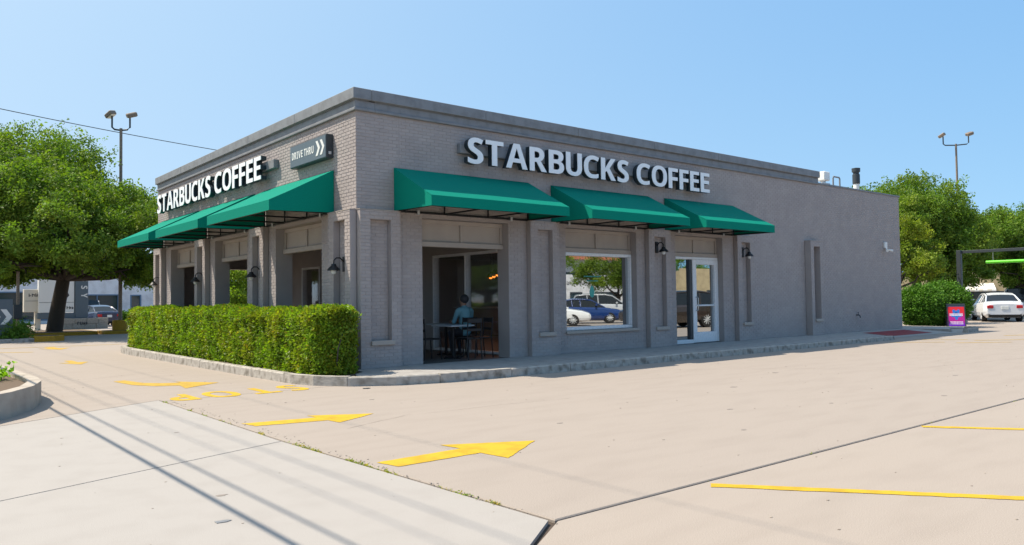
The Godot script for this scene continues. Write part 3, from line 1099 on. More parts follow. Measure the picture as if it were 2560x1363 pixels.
func make_wall_lamps():
	sconce("black wall lamp on the shaded front, in the pier between shop window and door", Vector3(8.89, 2.76, 0.016), 0.0)
	sconce("black wall lamp on the shaded front, in the pier right of the door", Vector3(12.82, 2.74, 0.016), 0.0)
	var lab := ["black wall lamp on the sunlit side wall, nearest the corner", "second black wall lamp from the corner on the sunlit side wall", "third black wall lamp from the corner on the sunlit side wall", "black wall lamp at the far end of the sunlit side wall"]
	for i in 4:
		var p: Array = side_piers[i]
		sconce(lab[i], Vector3(-0.016, 2.17, (p[0] + p[1]) / 2), side_turn)
	# flood light and hose tap on the far part of the front wall
	var f := thing("flood_light", "small white twin flood light high near the right end of the front wall", "flood light", Vector3(22.0, 3.15, 0.008))
	var st := new_st()
	cbox(st, Vector3(-0.1, 0.02, 0.0), Vector3(0.1, 0.24, 0.07), 0.012)
	part("junction_box", st, "white_cap", f)
	for sx in [-1, 1]:
		st = new_st()
		tube(st, [Vector3(0, 0.03, 0.05), Vector3(sx * 0.06, -0.04, 0.09), Vector3(sx * 0.11, -0.06, 0.13), Vector3(sx * 0.20, -0.09, 0.20)], [0.018, 0.02, 0.03, 0.055], 10)
		part("lamp_head", st, "white_cap", f)
	f = thing("hose_tap", "small dark hose tap low on the front wall beyond the last pier", "tap", Vector3(19.7, 0.72, 0.008))
	st = new_st()
	rod(st, Vector3(0, 0.0, 0.0), Vector3(0, 0.0, 0.10), 0.02)
	tube(st, [Vector3(0, 0.0, 0.09), Vector3(0, -0.03, 0.13), Vector3(0, -0.10, 0.14)], [0.02, 0.02, 0.017], 8)
	part("spout", st, "slate_dark", f)
	st = new_st()
	rod(st, Vector3(0, 0.01, 0.07), Vector3(0, 0.09, 0.07), 0.009)
	tube(st, [Vector3(-0.04, 0.09, 0.07), Vector3(0.04, 0.09, 0.07)], [0.012], 8)
	part("valve_handle", st, "slate_dark", f)

func make_roof_things():
	# white fan unit on legs, pipe rail and flue behind the low parapet
	var v := thing("roof_fan", "small pale box fan on legs behind the low roof edge", "roof vent", Vector3(19.15, 4.75, -0.8))
	var st := new_st()
	cbox(st, Vector3(-0.19, 0.80, -0.17), Vector3(0.19, 1.13, 0.17), 0.03)
	part("housing", st, "white_cap", v)
	st = new_st()
	for sx in [-0.26, 0.26]:
		rod(st, Vector3(sx, 0, 0.1), Vector3(sx, 0.72, 0.1), 0.025)
	rod(st, Vector3(-0.26, 0.70, 0.1), Vector3(0.26, 0.70, 0.1), 0.03)
	rod(st, Vector3(0, 0.0, 0.0), Vector3(0, 0.86, 0.0), 0.09)
	part("stand", st, "galv", v)
	v = thing("pipe_rail", "thin grey pipe hoop standing on the roof between fan and flue", "pipe", Vector3(20.1, 4.75, -0.8))
	st = new_st()
	tube(st, [Vector3(-0.24, 0, 0), Vector3(-0.24, 0.98, 0), Vector3(-0.2, 1.03, 0), Vector3(0.2, 1.03, 0), Vector3(0.24, 0.98, 0), Vector3(0.24, 0, 0)], [0.03], 8)
	part("hoop", st, "fascia", v)
	v = thing("flue_pipe", "white roof flue with tall black cowl", "flue", Vector3(21.6, 4.75, -0.8))
	st = new_st()
	rod(st, Vector3(0, 0, 0), Vector3(0, 0.92, 0), 0.105, 14)
	part("pipe", st, "white_cap", v)
	st = new_st()
	lathe(st, Vector3(0, 0, 0), [Vector2(0.12, 0.90), Vector2(0.135, 0.94), Vector2(0.135, 1.26), Vector2(0.11, 1.28), Vector2(0.11, 1.34), Vector2(0.15, 1.36), Vector2(0.155, 1.50), Vector2(0.0, 1.53)], 16)
	part("cowl", st, "slate_dark", v)

# ------------------------------------------------------------------ porch furniture and person
func make_chair(label: String, at: Vector3, turn: float):
	var c := thing("cafe_chair", label, "chair", at, turn, "dark cafe chairs in the porch")
	var st := new_st()
	cbox(st, Vector3(-0.21, 0.44, -0.21), Vector3(0.21, 0.475, 0.21), 0.01)
	part("seat", st, "black_metal", c)
	st = new_st()
	cbox(st, Vector3(-0.20, 0.80, -0.245), Vector3(0.20, 0.90, -0.22), 0.008)
	cbox(st, Vector3(-0.20, 0.62, -0.235), Vector3(0.20, 0.68, -0.215), 0.006)
	part("backrest", st, "black_metal", c)
	for sx in [-1, 1]:
		st = new_st()
		tube(st, [Vector3(sx * 0.20, 0.0, -0.24), Vector3(sx * 0.20, 0.46, -0.20), Vector3(sx * 0.20, 0.91, -0.235)], [0.014], 8)
		part("leg", st, "black_metal", c)
		st = new_st()
		rod(st, Vector3(sx * 0.20, 0.0, 0.22), Vector3(sx * 0.195, 0.45, 0.19), 0.014)
		part("leg", st, "black_metal", c)

func make_table(label: String, at: Vector3, turn: float, w := 0.7, m := "pale_top"):
	var t := thing("cafe_table", label, "table", at, turn, "small cafe tables in the porch")
	var st := new_st()
	cbox(st, Vector3(-w / 2, 0.72, -0.35), Vector3(w / 2, 0.75, 0.35), 0.01)
	part("table_top", st, m, t)
	st = new_st()
	rod(st, Vector3(0, 0.03, 0), Vector3(0, 0.72, 0), 0.035, 12)
	part("pedestal", st, "black_metal", t)
	st = new_st()
	cbox(st, Vector3(-0.25, 0.0, -0.04), Vector3(0.25, 0.035, 0.04), 0.01)
	cbox(st, Vector3(-0.04, 0.001, -0.25), Vector3(0.04, 0.034, 0.25), 0.01)
	part("foot", st, "black_metal", t)

func make_porch_things():
	var fy := 0.128
	make_table("cafe table with pale top in the open front bay, nearer the opening", Vector3(2.85, fy, -0.85), 0.1)
	make_table("cafe table with pale top in front of the person in the porch", Vector3(3.45, fy, -2.0), 0.0)
	make_chair("dark chair at the left of the nearer table in the open bay", Vector3(2.25, fy, -0.95), PI * 0.5)
	make_chair("dark chair with its back to the open bay", Vector3(2.95, fy, -0.42), PI + 0.1)
	make_chair("dark chair near the right jamb of the open bay", Vector3(3.42, fy, -0.62), -PI * 0.55)
	make_chair("dark chair the person in the blue shirt sits on", Vector3(3.50, fy, -1.32), PI)
	make_table("cafe table seen over the hedge in the second side bay", Vector3(1.1, fy, -7.2), 0.0)
	make_table("cafe table seen over the hedge in the far side bay", Vector3(1.0, fy, -11.2), 0.0)
	make_person()
	# counter and pendant lamps inside, seen dimly through the glazing
	var c := thing("service_counter", "dark service counter inside behind the porch glazing", "counter", Vector3(10.5, fy, -7.0))
	var st := new_st()
	cbox(st, Vector3(-0.4, 0.0, -4.0), Vector3(0.4, 1.0, 4.0), 0.02)
	part("front_panel", st, "wood_table", c)
	st = new_st()
	cbox(st, Vector3(-0.46, 1.001, -4.05), Vector3(0.46, 1.05, 4.05), 0.01)
	part("worktop", st, "pale_top", c)
	var where := [Vector3(7.6, 2.2, -5.2), Vector3(8.4, 2.2, -6.4), Vector3(9.2, 2.2, -7.6)]
	var said := ["amber pendant lamp inside the cafe, nearest the porch glazing", "middle amber pendant lamp inside the cafe", "amber pendant lamp deepest inside the cafe"]
	var glow := mat("lamp_glow", Color(1.0, 0.55, 0.2), 0.5)
	glow.emission_enabled = true
	glow.emission = Color(1.0, 0.55, 0.2)
	glow.emission_energy_multiplier = 1.6
	for i in 3:
		var l := thing("pendant_lamp", said[i], "pendant lamp", where[i], 0.0, "amber pendant lamps")
		st = new_st()
		rod(st, Vector3(0, 0.18, 0), Vector3(0, 3.16 - where[i].y, 0), 0.008, 6)
		part("cord", st, "black_metal", l)
		st = new_st()
		lathe(st, Vector3.ZERO, [Vector2(0.03, 0.2), Vector2(0.05, 0.16), Vector2(0.14, 0.06), Vector2(0.16, 0.0), Vector2(0.15, 0.0), Vector2(0.04, 0.15)], 14)
		part("shade", st, "black_metal", l)
		st = new_st()
		lathe(st, Vector3.ZERO, [Vector2(0.0, -0.05), Vector2(0.05, -0.03), Vector2(0.06, 0.01), Vector2(0.03, 0.08), Vector2(0.0, 0.1)], 12)
		part("bulb", st, glow, l)
		var o := OmniLight3D.new()
		o.name = "bulb_light"
		o.light_color = Color(1.0, 0.62, 0.3)
		o.light_energy = 0.12
		o.light_size = 0.06
		o.omni_range = 12.0
		o.omni_attenuation = 2.0
		o.shadow_enabled = true
		o.position = Vector3(0, 0.0, 0)
		l.add_child(o)

# seated person: smooth union of tapered capsules meshed as surface nets
func cap_d(p: Vector3, a: Vector3, b: Vector3, ra: float, rb: float) -> float:
	var ab := b - a
	var t := clampf((p - a).dot(ab) / ab.length_squared(), 0.0, 1.0)
	return p.distance_to(a + ab * t) - lerpf(ra, rb, t)

func make_person():
	# local: seated, facing +Z, origin on the floor under the seat
	var bones := [
		[Vector3(0, 0.58, -0.02), Vector3(0, 0.80, -0.02), 0.135, 0.135, 0], [Vector3(0, 0.80, -0.02), Vector3(0, 1.02, 0.01), 0.14, 0.15, 0],
		[Vector3(-0.15, 1.06, 0.0), Vector3(0.15, 1.06, 0.0), 0.075, 0.075, 0], [Vector3(0, 1.08, 0.0), Vector3(0, 1.20, 0.03), 0.06, 0.052, 1],
		[Vector3(0, 1.27, 0.035), Vector3(0, 1.34, 0.03), 0.085, 0.095, 1], [Vector3(0, 1.245, 0.075), Vector3(0, 1.30, 0.07), 0.055, 0.06, 1],
		[Vector3(0, 1.285, 0.13), Vector3(0, 1.31, 0.12), 0.016, 0.012, 1],
		[Vector3(-0.09, 0.56, 0.0), Vector3(-0.11, 0.53, 0.40), 0.095, 0.07, 2], [Vector3(0.09, 0.56, 0.0), Vector3(0.11, 0.53, 0.40), 0.095, 0.07, 2],
		[Vector3(-0.11, 0.52, 0.41), Vector3(-0.11, 0.10, 0.36), 0.065, 0.045, 2], [Vector3(0.11, 0.52, 0.41), Vector3(0.11, 0.10, 0.36), 0.065, 0.045, 2],
		[Vector3(-0.11, 0.05, 0.34), Vector3(-0.115, 0.04, 0.52), 0.045, 0.04, 3], [Vector3(0.11, 0.05, 0.34), Vector3(0.115, 0.04, 0.52), 0.045, 0.04, 3],
		[Vector3(-0.20, 1.04, 0.0), Vector3(-0.25, 0.80, 0.08), 0.058, 0.046, 0], [Vector3(0.20, 1.04, 0.0), Vector3(0.25, 0.80, 0.08), 0.058, 0.046, 0],
		[Vector3(-0.25, 0.80, 0.08), Vector3(-0.13, 0.80, 0.32), 0.043, 0.032, 1], [Vector3(0.25, 0.80, 0.08), Vector3(0.13, 0.80, 0.32), 0.043, 0.032, 1],
		[Vector3(-0.13, 0.80, 0.32), Vector3(-0.10, 0.80, 0.40), 0.036, 0.03, 1], [Vector3(0.13, 0.80, 0.32), Vector3(0.10, 0.80, 0.40), 0.036, 0.03, 1],
	]
	for s in [-1, 1]:
		for k in 4:
			var q := Vector3(s * (0.125 - k * 0.019), 0.798, 0.405)
			bones.append([q, q + Vector3(-s * 0.005, -0.012, 0.065 - 0.006 * absf(k - 1.4)), 0.0095, 0.008, 1])
		bones.append([Vector3(s * 0.085, 0.80, 0.35), Vector3(s * 0.055, 0.80, 0.40), 0.011, 0.009, 1])
	var tint := [Color(0.16, 0.33, 0.38), Color(0.33, 0.19, 0.13), Color(0.03, 0.035, 0.05), Color(0.04, 0.03, 0.03)]
	var cell := 0.021
	var lo := Vector3(-0.36, 0.0, -0.24)
	var n := Vector3i(35, 69, 39)
	var vals := PackedFloat32Array()
	vals.resize(n.x * n.y * n.z)
	vals.fill(1.0)
	var own := PackedInt32Array()
	own.resize(vals.size())
	var best := PackedFloat32Array()
	best.resize(vals.size())
	best.fill(9.0)
	var kk := 0.03
	for b in bones:
		var r := maxf(b[2], b[3]) + 0.07
		var mn: Vector3 = ((b[0].min(b[1]) - Vector3.ONE * r - lo) / cell).floor()
		var mx: Vector3 = ((b[0].max(b[1]) + Vector3.ONE * r - lo) / cell).ceil()
		for x in range(maxi(0, int(mn.x)), mini(n.x, int(mx.x) + 1)):
			for y in range(maxi(0, int(mn.y)), mini(n.y, int(mx.y) + 1)):
				for z in range(maxi(0, int(mn.z)), mini(n.z, int(mx.z) + 1)):
					var i := (x * n.y + y) * n.z + z
					var d := cap_d(lo + Vector3(x, y, z) * cell, b[0], b[1], b[2], b[3])
					if d < best[i]:
						best[i] = d
						own[i] = b[4]
					var v := vals[i]
					var h := clampf(0.5 + 0.5 * (v - d) / kk, 0.0, 1.0)
					vals[i] = lerpf(v, d, h) - kk * h * (1.0 - h)
	var idx := {}
	var verts := PackedVector3Array()
	var cols := PackedColorArray()
	var tris := PackedInt32Array()
	var at := func(x, y, z): return vals[(x * n.y + y) * n.z + z]
	for x in n.x - 1:
		for y in n.y - 1:
			for z in n.z - 1:
				var s := Vector3.ZERO
				var c := 0
				var neg := 0
				for e in [[0,0,0,1,0,0],[0,1,0,1,1,0],[0,0,1,1,0,1],[0,1,1,1,1,1],[0,0,0,0,1,0],[1,0,0,1,1,0],[0,0,1,0,1,1],[1,0,1,1,1,1],[0,0,0,0,0,1],[1,0,0,1,0,1],[0,1,0,0,1,1],[1,1,0,1,1,1]]:
					var va: float = vals[((x + e[0]) * n.y + y + e[1]) * n.z + z + e[2]]
					var vb: float = vals[((x + e[3]) * n.y + y + e[4]) * n.z + z + e[5]]
					if (va < 0) != (vb < 0):
						s += Vector3(e[0], e[1], e[2]).lerp(Vector3(e[3], e[4], e[5]), va / (va - vb))
						c += 1
				if c:
					idx[Vector3i(x, y, z)] = verts.size()
					verts.append(lo + (Vector3(x, y, z) + s / c) * cell)
					cols.append(tint[own[(x * n.y + y) * n.z + z]])
	for key in idx:
		var k: Vector3i = key
		for ax in 3:
			var d := Vector3i.ZERO; d[ax] = 1
			var q := k + d
			if q.x >= n.x or q.y >= n.y or q.z >= n.z: continue
			var va: float = at.call(k.x, k.y, k.z)
			var vb: float = at.call(q.x, q.y, q.z)
			if (va < 0) == (vb < 0): continue
			var u := Vector3i.ZERO; u[(ax + 1) % 3] = 1
			var w := Vector3i.ZERO; w[(ax + 2) % 3] = 1
			var quad_k := [k, k - u, k - u - w, k - w]
			var ok := true
			for qq in quad_k: ok = ok and idx.has(qq)
			if not ok: continue
			var i0: int = idx[quad_k[0]]; var i1: int = idx[quad_k[1]]; var i2: int = idx[quad_k[2]]; var i3: int = idx[quad_k[3]]
			if va < 0: tris.append_array([i0, i2, i1, i0, i3, i2])
			else: tris.append_array([i0, i1, i2, i0, i2, i3])
	var st := new_st()
	st.set_smooth_group(0)
	for t in tris:
		st.set_color(cols[t])
		st.add_vertex(verts[t])
	st.index()
	st.generate_normals()
	var pm := mat("person_cloth", Color(1, 1, 1), 0.8)
	pm.vertex_color_use_as_albedo = true
	var p := thing("person", "person in light blue shirt sitting with back turned in the shaded porch", "person", Vector3(3.50, 0.128, -1.30), PI)
	part("body", st, pm, p)
	st = new_st()
	for i in 9:
		var t0 := -0.5 * PI + PI * i / 9.0 * 0.86 + 0.25
		var t1 := -0.5 * PI + PI * (i + 1) / 9.0 * 0.86 + 0.25
		for k in 16:
			var a0 := TAU * k / 16
			var a1 := TAU * (k + 1) / 16
			var f := func(t, a): return Vector3(0, 1.335, 0.012) + Vector3(cos(t) * cos(a) * 0.104, sin(t) * 0.112, cos(t) * sin(a) * 0.112 - 0.012)
			quad(st, f.call(t0, a0), f.call(t1, a0), f.call(t1, a1), f.call(t0, a1))
	part("hair", st, "text_dark", p)

# ------------------------------------------------------------------ plants
func leaf_mesh(n: int, spread: float, leaf: float, sd: int, narrow := 0.55) -> ArrayMesh:
	# a small spray of n folded leaves
	var r := RandomNumberGenerator.new()
	r.seed = sd
	var st := new_st()
	for i in n:
		var c := Vector3(r.randfn(), r.randfn(), r.randfn()).normalized() * spread * pow(r.randf(), 0.5)
		var ax := Vector3(r.randfn(), r.randfn() * 0.7 + 0.25, r.randfn()).normalized()
		var f := frame_of(ax)
		var side: Vector3 = (f[0] as Vector3).rotated(ax, r.randf() * TAU)
		var nn := ax.cross(side).normalized()
		var L := leaf * r.randf_range(0.75, 1.25)
		var w := L * narrow * 0.5
		var a := c
		var b := c + ax * L * 0.5 + side * w + nn * w * 0.35
		var d := c + ax * L * 0.5 - side * w + nn * w * 0.35
		var e := c + ax * L
		tri(st, a, b, e)
		tri(st, a, e, d)
	return st.commit()

func rand_basis(s: float) -> Basis:
	var q := Quaternion(Vector3(rng.randfn(), rng.randfn(), rng.randfn()).normalized(), rng.randf() * TAU)
	return Basis(q).scaled(Vector3.ONE * s)

func make_hedge_and_planter():
	leaf_mat("hedge_leaf", Color(0.23, 0.35, 0.034), Color(0.8, 0.95, 0.2))
	leaf_mat("leaf", Color(0.158, 0.248, 0.034), Color(0.7, 0.85, 0.2))
	leaf_mat("leaf_dark", Color(0.10, 0.20, 0.022), Color(0.5, 0.6, 0.12))
	mats.hedge_leaf.roughness = 0.42
	var h := thing("clipped_hedge", "long clipped green hedge in a kerbed bed along the sunlit side wall", "hedge")
	# woody core so that the hedge is not hollow
	var st := new_st()
	for i in 60:
		var z := lerpf(-12.3, 0.65, i / 59.0)
		for k in 3:
			var b := Vector3(-0.78 + rng.randf_range(-0.2, 0.2), 0.11, z + rng.randf_range(-0.1, 0.1))
			tube(st, [b, b + Vector3(rng.randf_range(-0.2, 0.2), 0.5, rng.randf_range(-0.2, 0.2)), b + Vector3(rng.randf_range(-0.28, 0.28), 1.05, rng.randf_range(-0.2, 0.2))], [0.016, 0.012, 0.006], 5, false)
	part("stems", st, "bark", h)
	var nz := FastNoiseLite.new()
	nz.seed = 5
	nz.frequency = 0.9
	var xf := []
	var cols := []
	var zc0 := -12.3
	var zc1 := 0.82
	for i in 60000:
		var z := rng.randf_range(zc0, zc1)
		# rounded near end
		var e := clampf((z - (zc1 - 0.45)) / 0.45, 0, 1)
		var half := 0.43 * sqrt(maxf(0.02, 1.0 - e * e * 0.85))
		var cx := -0.76 + e * 0.06
		var H := 1.30 - 0.05 * e
		var u := rng.randf()
		var inset := absf(rng.randfn()) * 0.07
		var p: Vector3
		if u < 0.42:
			p = Vector3(cx - half + inset, rng.randf_range(0.13, H), z)
		elif u < 0.50:
			p = Vector3(cx + half - inset, rng.randf_range(0.13, H), z)
		elif u < 0.76:
			p = Vector3(cx + rng.randf_range(-half, half), H - inset, z)
		elif u < 0.82:
			var a := rng.randf_range(-1, 1)
			p = Vector3(cx + a * 0.40, rng.randf_range(0.13, H), zc1 - 0.40 * (1.0 - sqrt(1.0 - a * a * 0.9)) - inset)
		else:
			p = Vector3(cx + rng.randf_range(-half, half) * 0.9, rng.randf_range(0.13, H), z)
		var bump := nz.get_noise_3dv(p * 2.2) * 0.09
		p.x -= bump
		var out_x := clampf((absf(p.x - cx) - half * 0.55) / (half * 0.45), 0.0, 1.0)
		if p.y > H - 0.22: p.y -= out_x * out_x * 0.10 * (p.y - (H - 0.22)) / 0.22
		p.y += 0.045 * sin(z * 1.7) * sin(z * 0.63 + 1.0) * p.y
		if p.y < 0.32 and rng.randf() < 0.45 and nz.get_noise_2d(z * 3.0, 7.0) > -0.1: continue
		p.y += nz.get_noise_3dv(p * 1.7 + Vector3(9, 0, 0)) * 0.035
		if p.y < 0.13: continue
		if nz.get_noise_3dv(p * 5.0 + Vector3(0, 40, 0)) < -0.22 and inset < 0.07 and u < 0.5: continue
		xf.append(Transform3D(rand_basis(rng.randf_range(0.6, 1.4)), p))
		var t := rng.randf_range(0.5, 1.3) * (1.0 + nz.get_noise_3dv(p * 2.4 + Vector3(70, 0, 0)) * 0.5)
		var yel := maxf(0.0, nz.get_noise_3dv(p * 1.3 + Vector3(0, 0, 99)) * 0.9 + rng.randf_range(-0.2, 0.35))
		if rng.randf() < 0.04: cols.append(Color(1.5 * t, 0.75 * t, 1.2 * t))   # dry leaf
		else: cols.append(Color(t * (1.0 + yel * 0.9), t * (1.0 + yel * 0.15), t))
	multi("foliage", leaf_mesh(3, 0.04, 0.062, 17, 0.6), "hedge_leaf", xf, cols, h)

	# kerbed planter island at the left edge
	var pl := thing("kerbed_island", "concrete kerbed planting island at the left edge of the drive", "kerb island")
	var out := [Vector2(-5.45, -9.0), Vector2(-5.36, -5.0), Vector2(-5.30, -1.6), Vector2(-5.25, -0.5), Vector2(-5.30, 0.2), Vector2(-5.50, 0.95), Vector2(-5.85, 1.65), Vector2(-6.4, 2.35), Vector2(-7.3, 2.9), Vector2(-8.8, 3.2), Vector2(-14.0, 3.3)]
	kerb_run(pl, out, -0.17, [0.33, 0.33], "kerb_light", 3.0, "kerb_stone", 0.035)
	var inner := PackedVector2Array()
	for p in [[-14.0, -9.0], [-5.62, -9.0], [-5.53, -5.0], [-5.47, -1.6], [-5.42, -0.5], [-5.46, 0.15], [-5.65, 0.86], [-5.98, 1.52], [-6.5, 2.2], [-7.36, 2.73], [-8.82, 3.03], [-14.0, 3.12]]:
		inner.append(Vector2(p[0], p[1]))
	st = new_st()
	prism(st, inner, -0.02, 0.27)
	part("soil", st, "soil", pl)
	var sp := [[-5.98, -1.2, 0.34, "low leafy plant at the tip of the kerbed island"], [-6.6, -0.4, 0.42, "low leafy plant behind the tip of the kerbed island"], [-6.3, -2.6, 0.4, "low leafy plant farther along the kerbed island"]]
	for s in sp:
		var g := thing("ground_plant", s[3], "plant", Vector3(s[0], 0.27, s[1]), 0.0, "low plants on the kerbed island")
		xf = []
		cols = []
		for i in 420:
			var d := Vector3(rng.randfn(), absf(rng.randfn()) * 0.8, rng.randfn()) * 0.16
			if d.y > s[2]: continue
			xf.append(Transform3D(rand_basis(rng.randf_range(1.0, 1.9)), d + Vector3(0, 0.03, 0)))
			var t := rng.randf_range(0.9, 1.6)
			cols.append(Color(t, t * 1.15, t * 0.8))
		multi("foliage", leaf_mesh(3, 0.03, 0.06, 18, 0.6), "hedge_leaf", xf, cols, g)
		st = new_st()
		for k in 7:
			rod(st, Vector3(0, -0.01, 0), Vector3(rng.randf_range(-0.15, 0.15), 0.25, rng.randf_range(-0.15, 0.15)), 0.006, 5)
		part("stem", st, "bark", g)

# crown: lobes of (centre, radii); leaves gather in clumps near each lobe's surface
func make_tree(label: String, at: Vector3, trunk_h: float, trunk_r: float, lobes: Array, clumps: int, leaf: float, m: String, tone: Color, group := "", lean := Vector3.ZERO, called := "oak_tree"):
	var t := thing(called, label, "tree", at, 0.0, group)
	var st := new_st()
	var fork := Vector3(0, trunk_h, 0) + lean
	tube(st, [Vector3(0, -0.05, 0), Vector3(0, 0.15, 0) + lean * 0.05, Vector3(0, trunk_h * 0.5, 0) + lean * 0.45, fork], [trunk_r * 1.5, trunk_r * 1.1, trunk_r * 0.95, trunk_r * 0.85], 12)
	part("trunk", st, "bark", t)
	st = new_st()
	for l in lobes:
		var c: Vector3 = l[0]
		var midp := fork.lerp(c, 0.5) + Vector3(rng.randf_range(-0.3, 0.3), -0.25, rng.randf_range(-0.3, 0.3))
		tube(st, [fork - Vector3(0, 0.2, 0), midp, c], [trunk_r * 0.55, trunk_r * 0.34, trunk_r * 0.12], 7, false)
		for k in 4:
			var d := Vector3(rng.randfn(), rng.randfn() * 0.6, rng.randfn()).normalized()
			tube(st, [midp.lerp(c, 0.3 + 0.15 * k), c + d * l[1] * 0.75], [trunk_r * 0.18, 0.015], 5, false)
	part("limbs", st, "bark", t)
	var nz := FastNoiseLite.new()
	nz.seed = int(at.x * 13.0 + at.z * 7.0)
	nz.frequency = 0.45
	var vol := 0.0
	for l in lobes: vol += pow(l[1].x * l[1].y * l[1].z, 0.667)
	var xf := []
	var cols := []
	for l in lobes:
		var r: Vector3 = l[1]
		var cnt := int(clumps * pow(r.x * r.y * r.z, 0.667) / vol)
		# centres of boughs on and under the lobe surface
		var boughs := []
		var nb := int(maxf(12, cnt / 42.0))
		for k in nb:
			var d := Vector3(rng.randfn(), rng.randfn(), rng.randfn()).normalized()
			var rad := 0.55 + 0.45 * pow(rng.randf(), 0.45)
			if d.y < -0.35: rad *= 0.8
			boughs.append(l[0] + d * r * rad)
		for k in cnt:
			var b: Vector3 = boughs[rng.randi() % nb]
			var s := minf(r.x, minf(r.y, r.z)) * 0.165
			var p := b + Vector3(rng.randfn(), rng.randfn() * 0.75, rng.randfn()) * s
			if p.y < trunk_h * 0.55: continue
			xf.append(Transform3D(rand_basis(rng.randf_range(0.75, 1.3)), p))
			var v := rng.randf_range(0.65, 1.35) * (1.0 + 0.3 * nz.get_noise_3dv(p))
			var y := maxf(0.0, nz.get_noise_3dv(p * 1.7 + Vector3(50, 0, 0)) + rng.randf_range(-0.15, 0.35))
			cols.append(Color(tone.r * v * (1.0 + 0.7 * y), tone.g * v * (1.0 + 0.25 * y), tone.b * v))
	multi("crown", leaf_mesh(9, leaf * 1.7, leaf, 23 + int(leaf * 100), 0.6), m, xf, cols, t)
	return t

func make_trees():
	# big oak on the far island at the left
	make_tree("large live oak left of the cafe, its trunk between the road signs", Vector3(-0.45, 0.0, -30.0), 3.0, 0.34, [
		[Vector3(-0.6, 7.4, 0.2), Vector3(2.7, 2.7, 2.8)], [Vector3(0.7, 7.7, -1.0), Vector3(2.0, 1.8, 2.3)], [Vector3(-2.4, 7.0, 0.5), Vector3(2.4, 2.3, 2.5)],
		[Vector3(-1.3, 5.6, 1.6), Vector3(2.3, 1.7, 2.2)], [Vector3(2.6, 5.6, 0.8), Vector3(2.2, 2.1, 2.4)], [Vector3(3.2, 5.0, 1.6), Vector3(1.7, 1.8, 1.9)],
		[Vector3(0.8, 5.0, 2.6), Vector3(1.9, 1.6, 1.8)], [Vector3(-3.2, 5.0, 0.0), Vector3(2.0, 1.7, 2.4)], [Vector3(3.9, 4.0, 0.6), Vector3(1.5, 1.6, 1.7)],
		[Vector3(-1.2, 5.6, 4.6), Vector3(2.6, 1.9, 2.4)], [Vector3(1.4, 5.2, 5.2), Vector3(2.2, 1.7, 2.2)], [Vector3(-3.4, 5.4, 4.2), Vector3(2.2, 1.7, 2.4)], [Vector3(-0.6, 4.6, 7.0), Vector3(2.4, 1.4, 1.8)], [Vector3(0.8, 3.5, 4.6), Vector3(1.7, 0.8, 1.6)], [Vector3(-2.4, 3.4, 4.6), Vector3(1.9, 0.9, 1.6)], [Vector3(-0.2, 3.5, 1.7), Vector3(2.0, 0.8, 1.5)], [Vector3(-2.2, 3.2, 1.2), Vector3(1.7, 0.8, 1.5)], [Vector3(4.3, 3.1, 1.2), Vector3(1.1, 1.1, 1.2)], [Vector3(3.0, 3.2, 1.9), Vector3(1.1, 0.9, 1.1)], [Vector3(-3.6, 3.5, 1.0), Vector3(1.5, 1.0, 1.6)], [Vector3(1.4, 4.2, -0.4), Vector3(1.7, 1.1, 1.6)], [Vector3(-1.8, 4.1, -0.6), Vector3(1.6, 0.9, 1.6)]], 30000, 0.115, "leaf", Color(1.0, 1.0, 1.0), "", Vector3(0.45, 0, 0))
	var g := "trees behind the right end of the cafe"
	make_tree("tall rounded oak behind the right end of the cafe, just left of the pole", Vector3(40.0, 0, -6.5), 2.6, 0.28, [
		[Vector3(0.0, 6.2, 0.0), Vector3(2.9, 2.0, 2.9)], [Vector3(-2.4, 5.4, 0.5), Vector3(2.4, 1.7, 2.4)], [Vector3(2.6, 5.0, 0.5), Vector3(2.3, 1.8, 2.4)], [Vector3(0.2, 4.2, 1.6), Vector3(2.6, 1.7, 2.0)], [Vector3(1.5, 2.7, 1.6), Vector3(2.4, 0.9, 1.8)], [Vector3(-2.2, 3.2, 1.4), Vector3(2.2, 1.2, 1.8)]], 12000, 0.12, "leaf", Color(0.95, 1.0, 1.0), g)
	make_tree("broad oak at the right edge behind the clearance bar", Vector3(48.5, -0.6, -4.2), 2.6, 0.3, [
		[Vector3(0.0, 5.3, 0.0), Vector3(2.9, 2.0, 2.9)], [Vector3(2.4, 4.6, 2.2), Vector3(2.5, 1.9, 2.5)], [Vector3(-2.2, 5.2, -0.8), Vector3(2.3, 1.8, 2.4)], [Vector3(0.4, 3.8, 1.6), Vector3(2.8, 1.2, 2.2)], [Vector3(3.6, 3.4, 3.6), Vector3(2.0, 1.3, 2.0)], [Vector3(-1.6, 3.3, 1.0), Vector3(2.2, 0.9, 1.8)]], 11000, 0.12, "leaf", Color(0.92, 1.0, 1.05), g)
	make_tree("oak crown showing above the low roof at the flue", Vector3(37.5, 0, -9.6), 3.0, 0.26, [
		[Vector3(0.0, 6.0, 0.0), Vector3(2.2, 1.7, 2.4)], [Vector3(-2.0, 5.6, -0.6), Vector3(1.9, 1.5, 2.0)], [Vector3(0.6, 4.6, 1.2), Vector3(2.2, 1.6, 2.0)]], 4200, 0.12, "leaf", Color(1.0, 1.05, 1.0), g)
	make_tree("yellowish young tree with thin brown branches right behind the cafe corner", Vector3(31.0, 0, -3.6), 1.9, 0.12, [
		[Vector3(-0.2, 4.1, 0.0), Vector3(1.3, 1.1, 1.3)], [Vector3(0.9, 3.6, 0.6), Vector3(1.2, 1.0, 1.2)], [Vector3(-0.6, 3.0, 0.4), Vector3(1.0, 0.9, 1.0)], [Vector3(0.6, 2.7, 0.9), Vector3(1.1, 0.8, 1.0)]], 1500, 0.10, "leaf", Color(1.35, 1.15, 1.0), g, Vector3.ZERO, "young_tree")
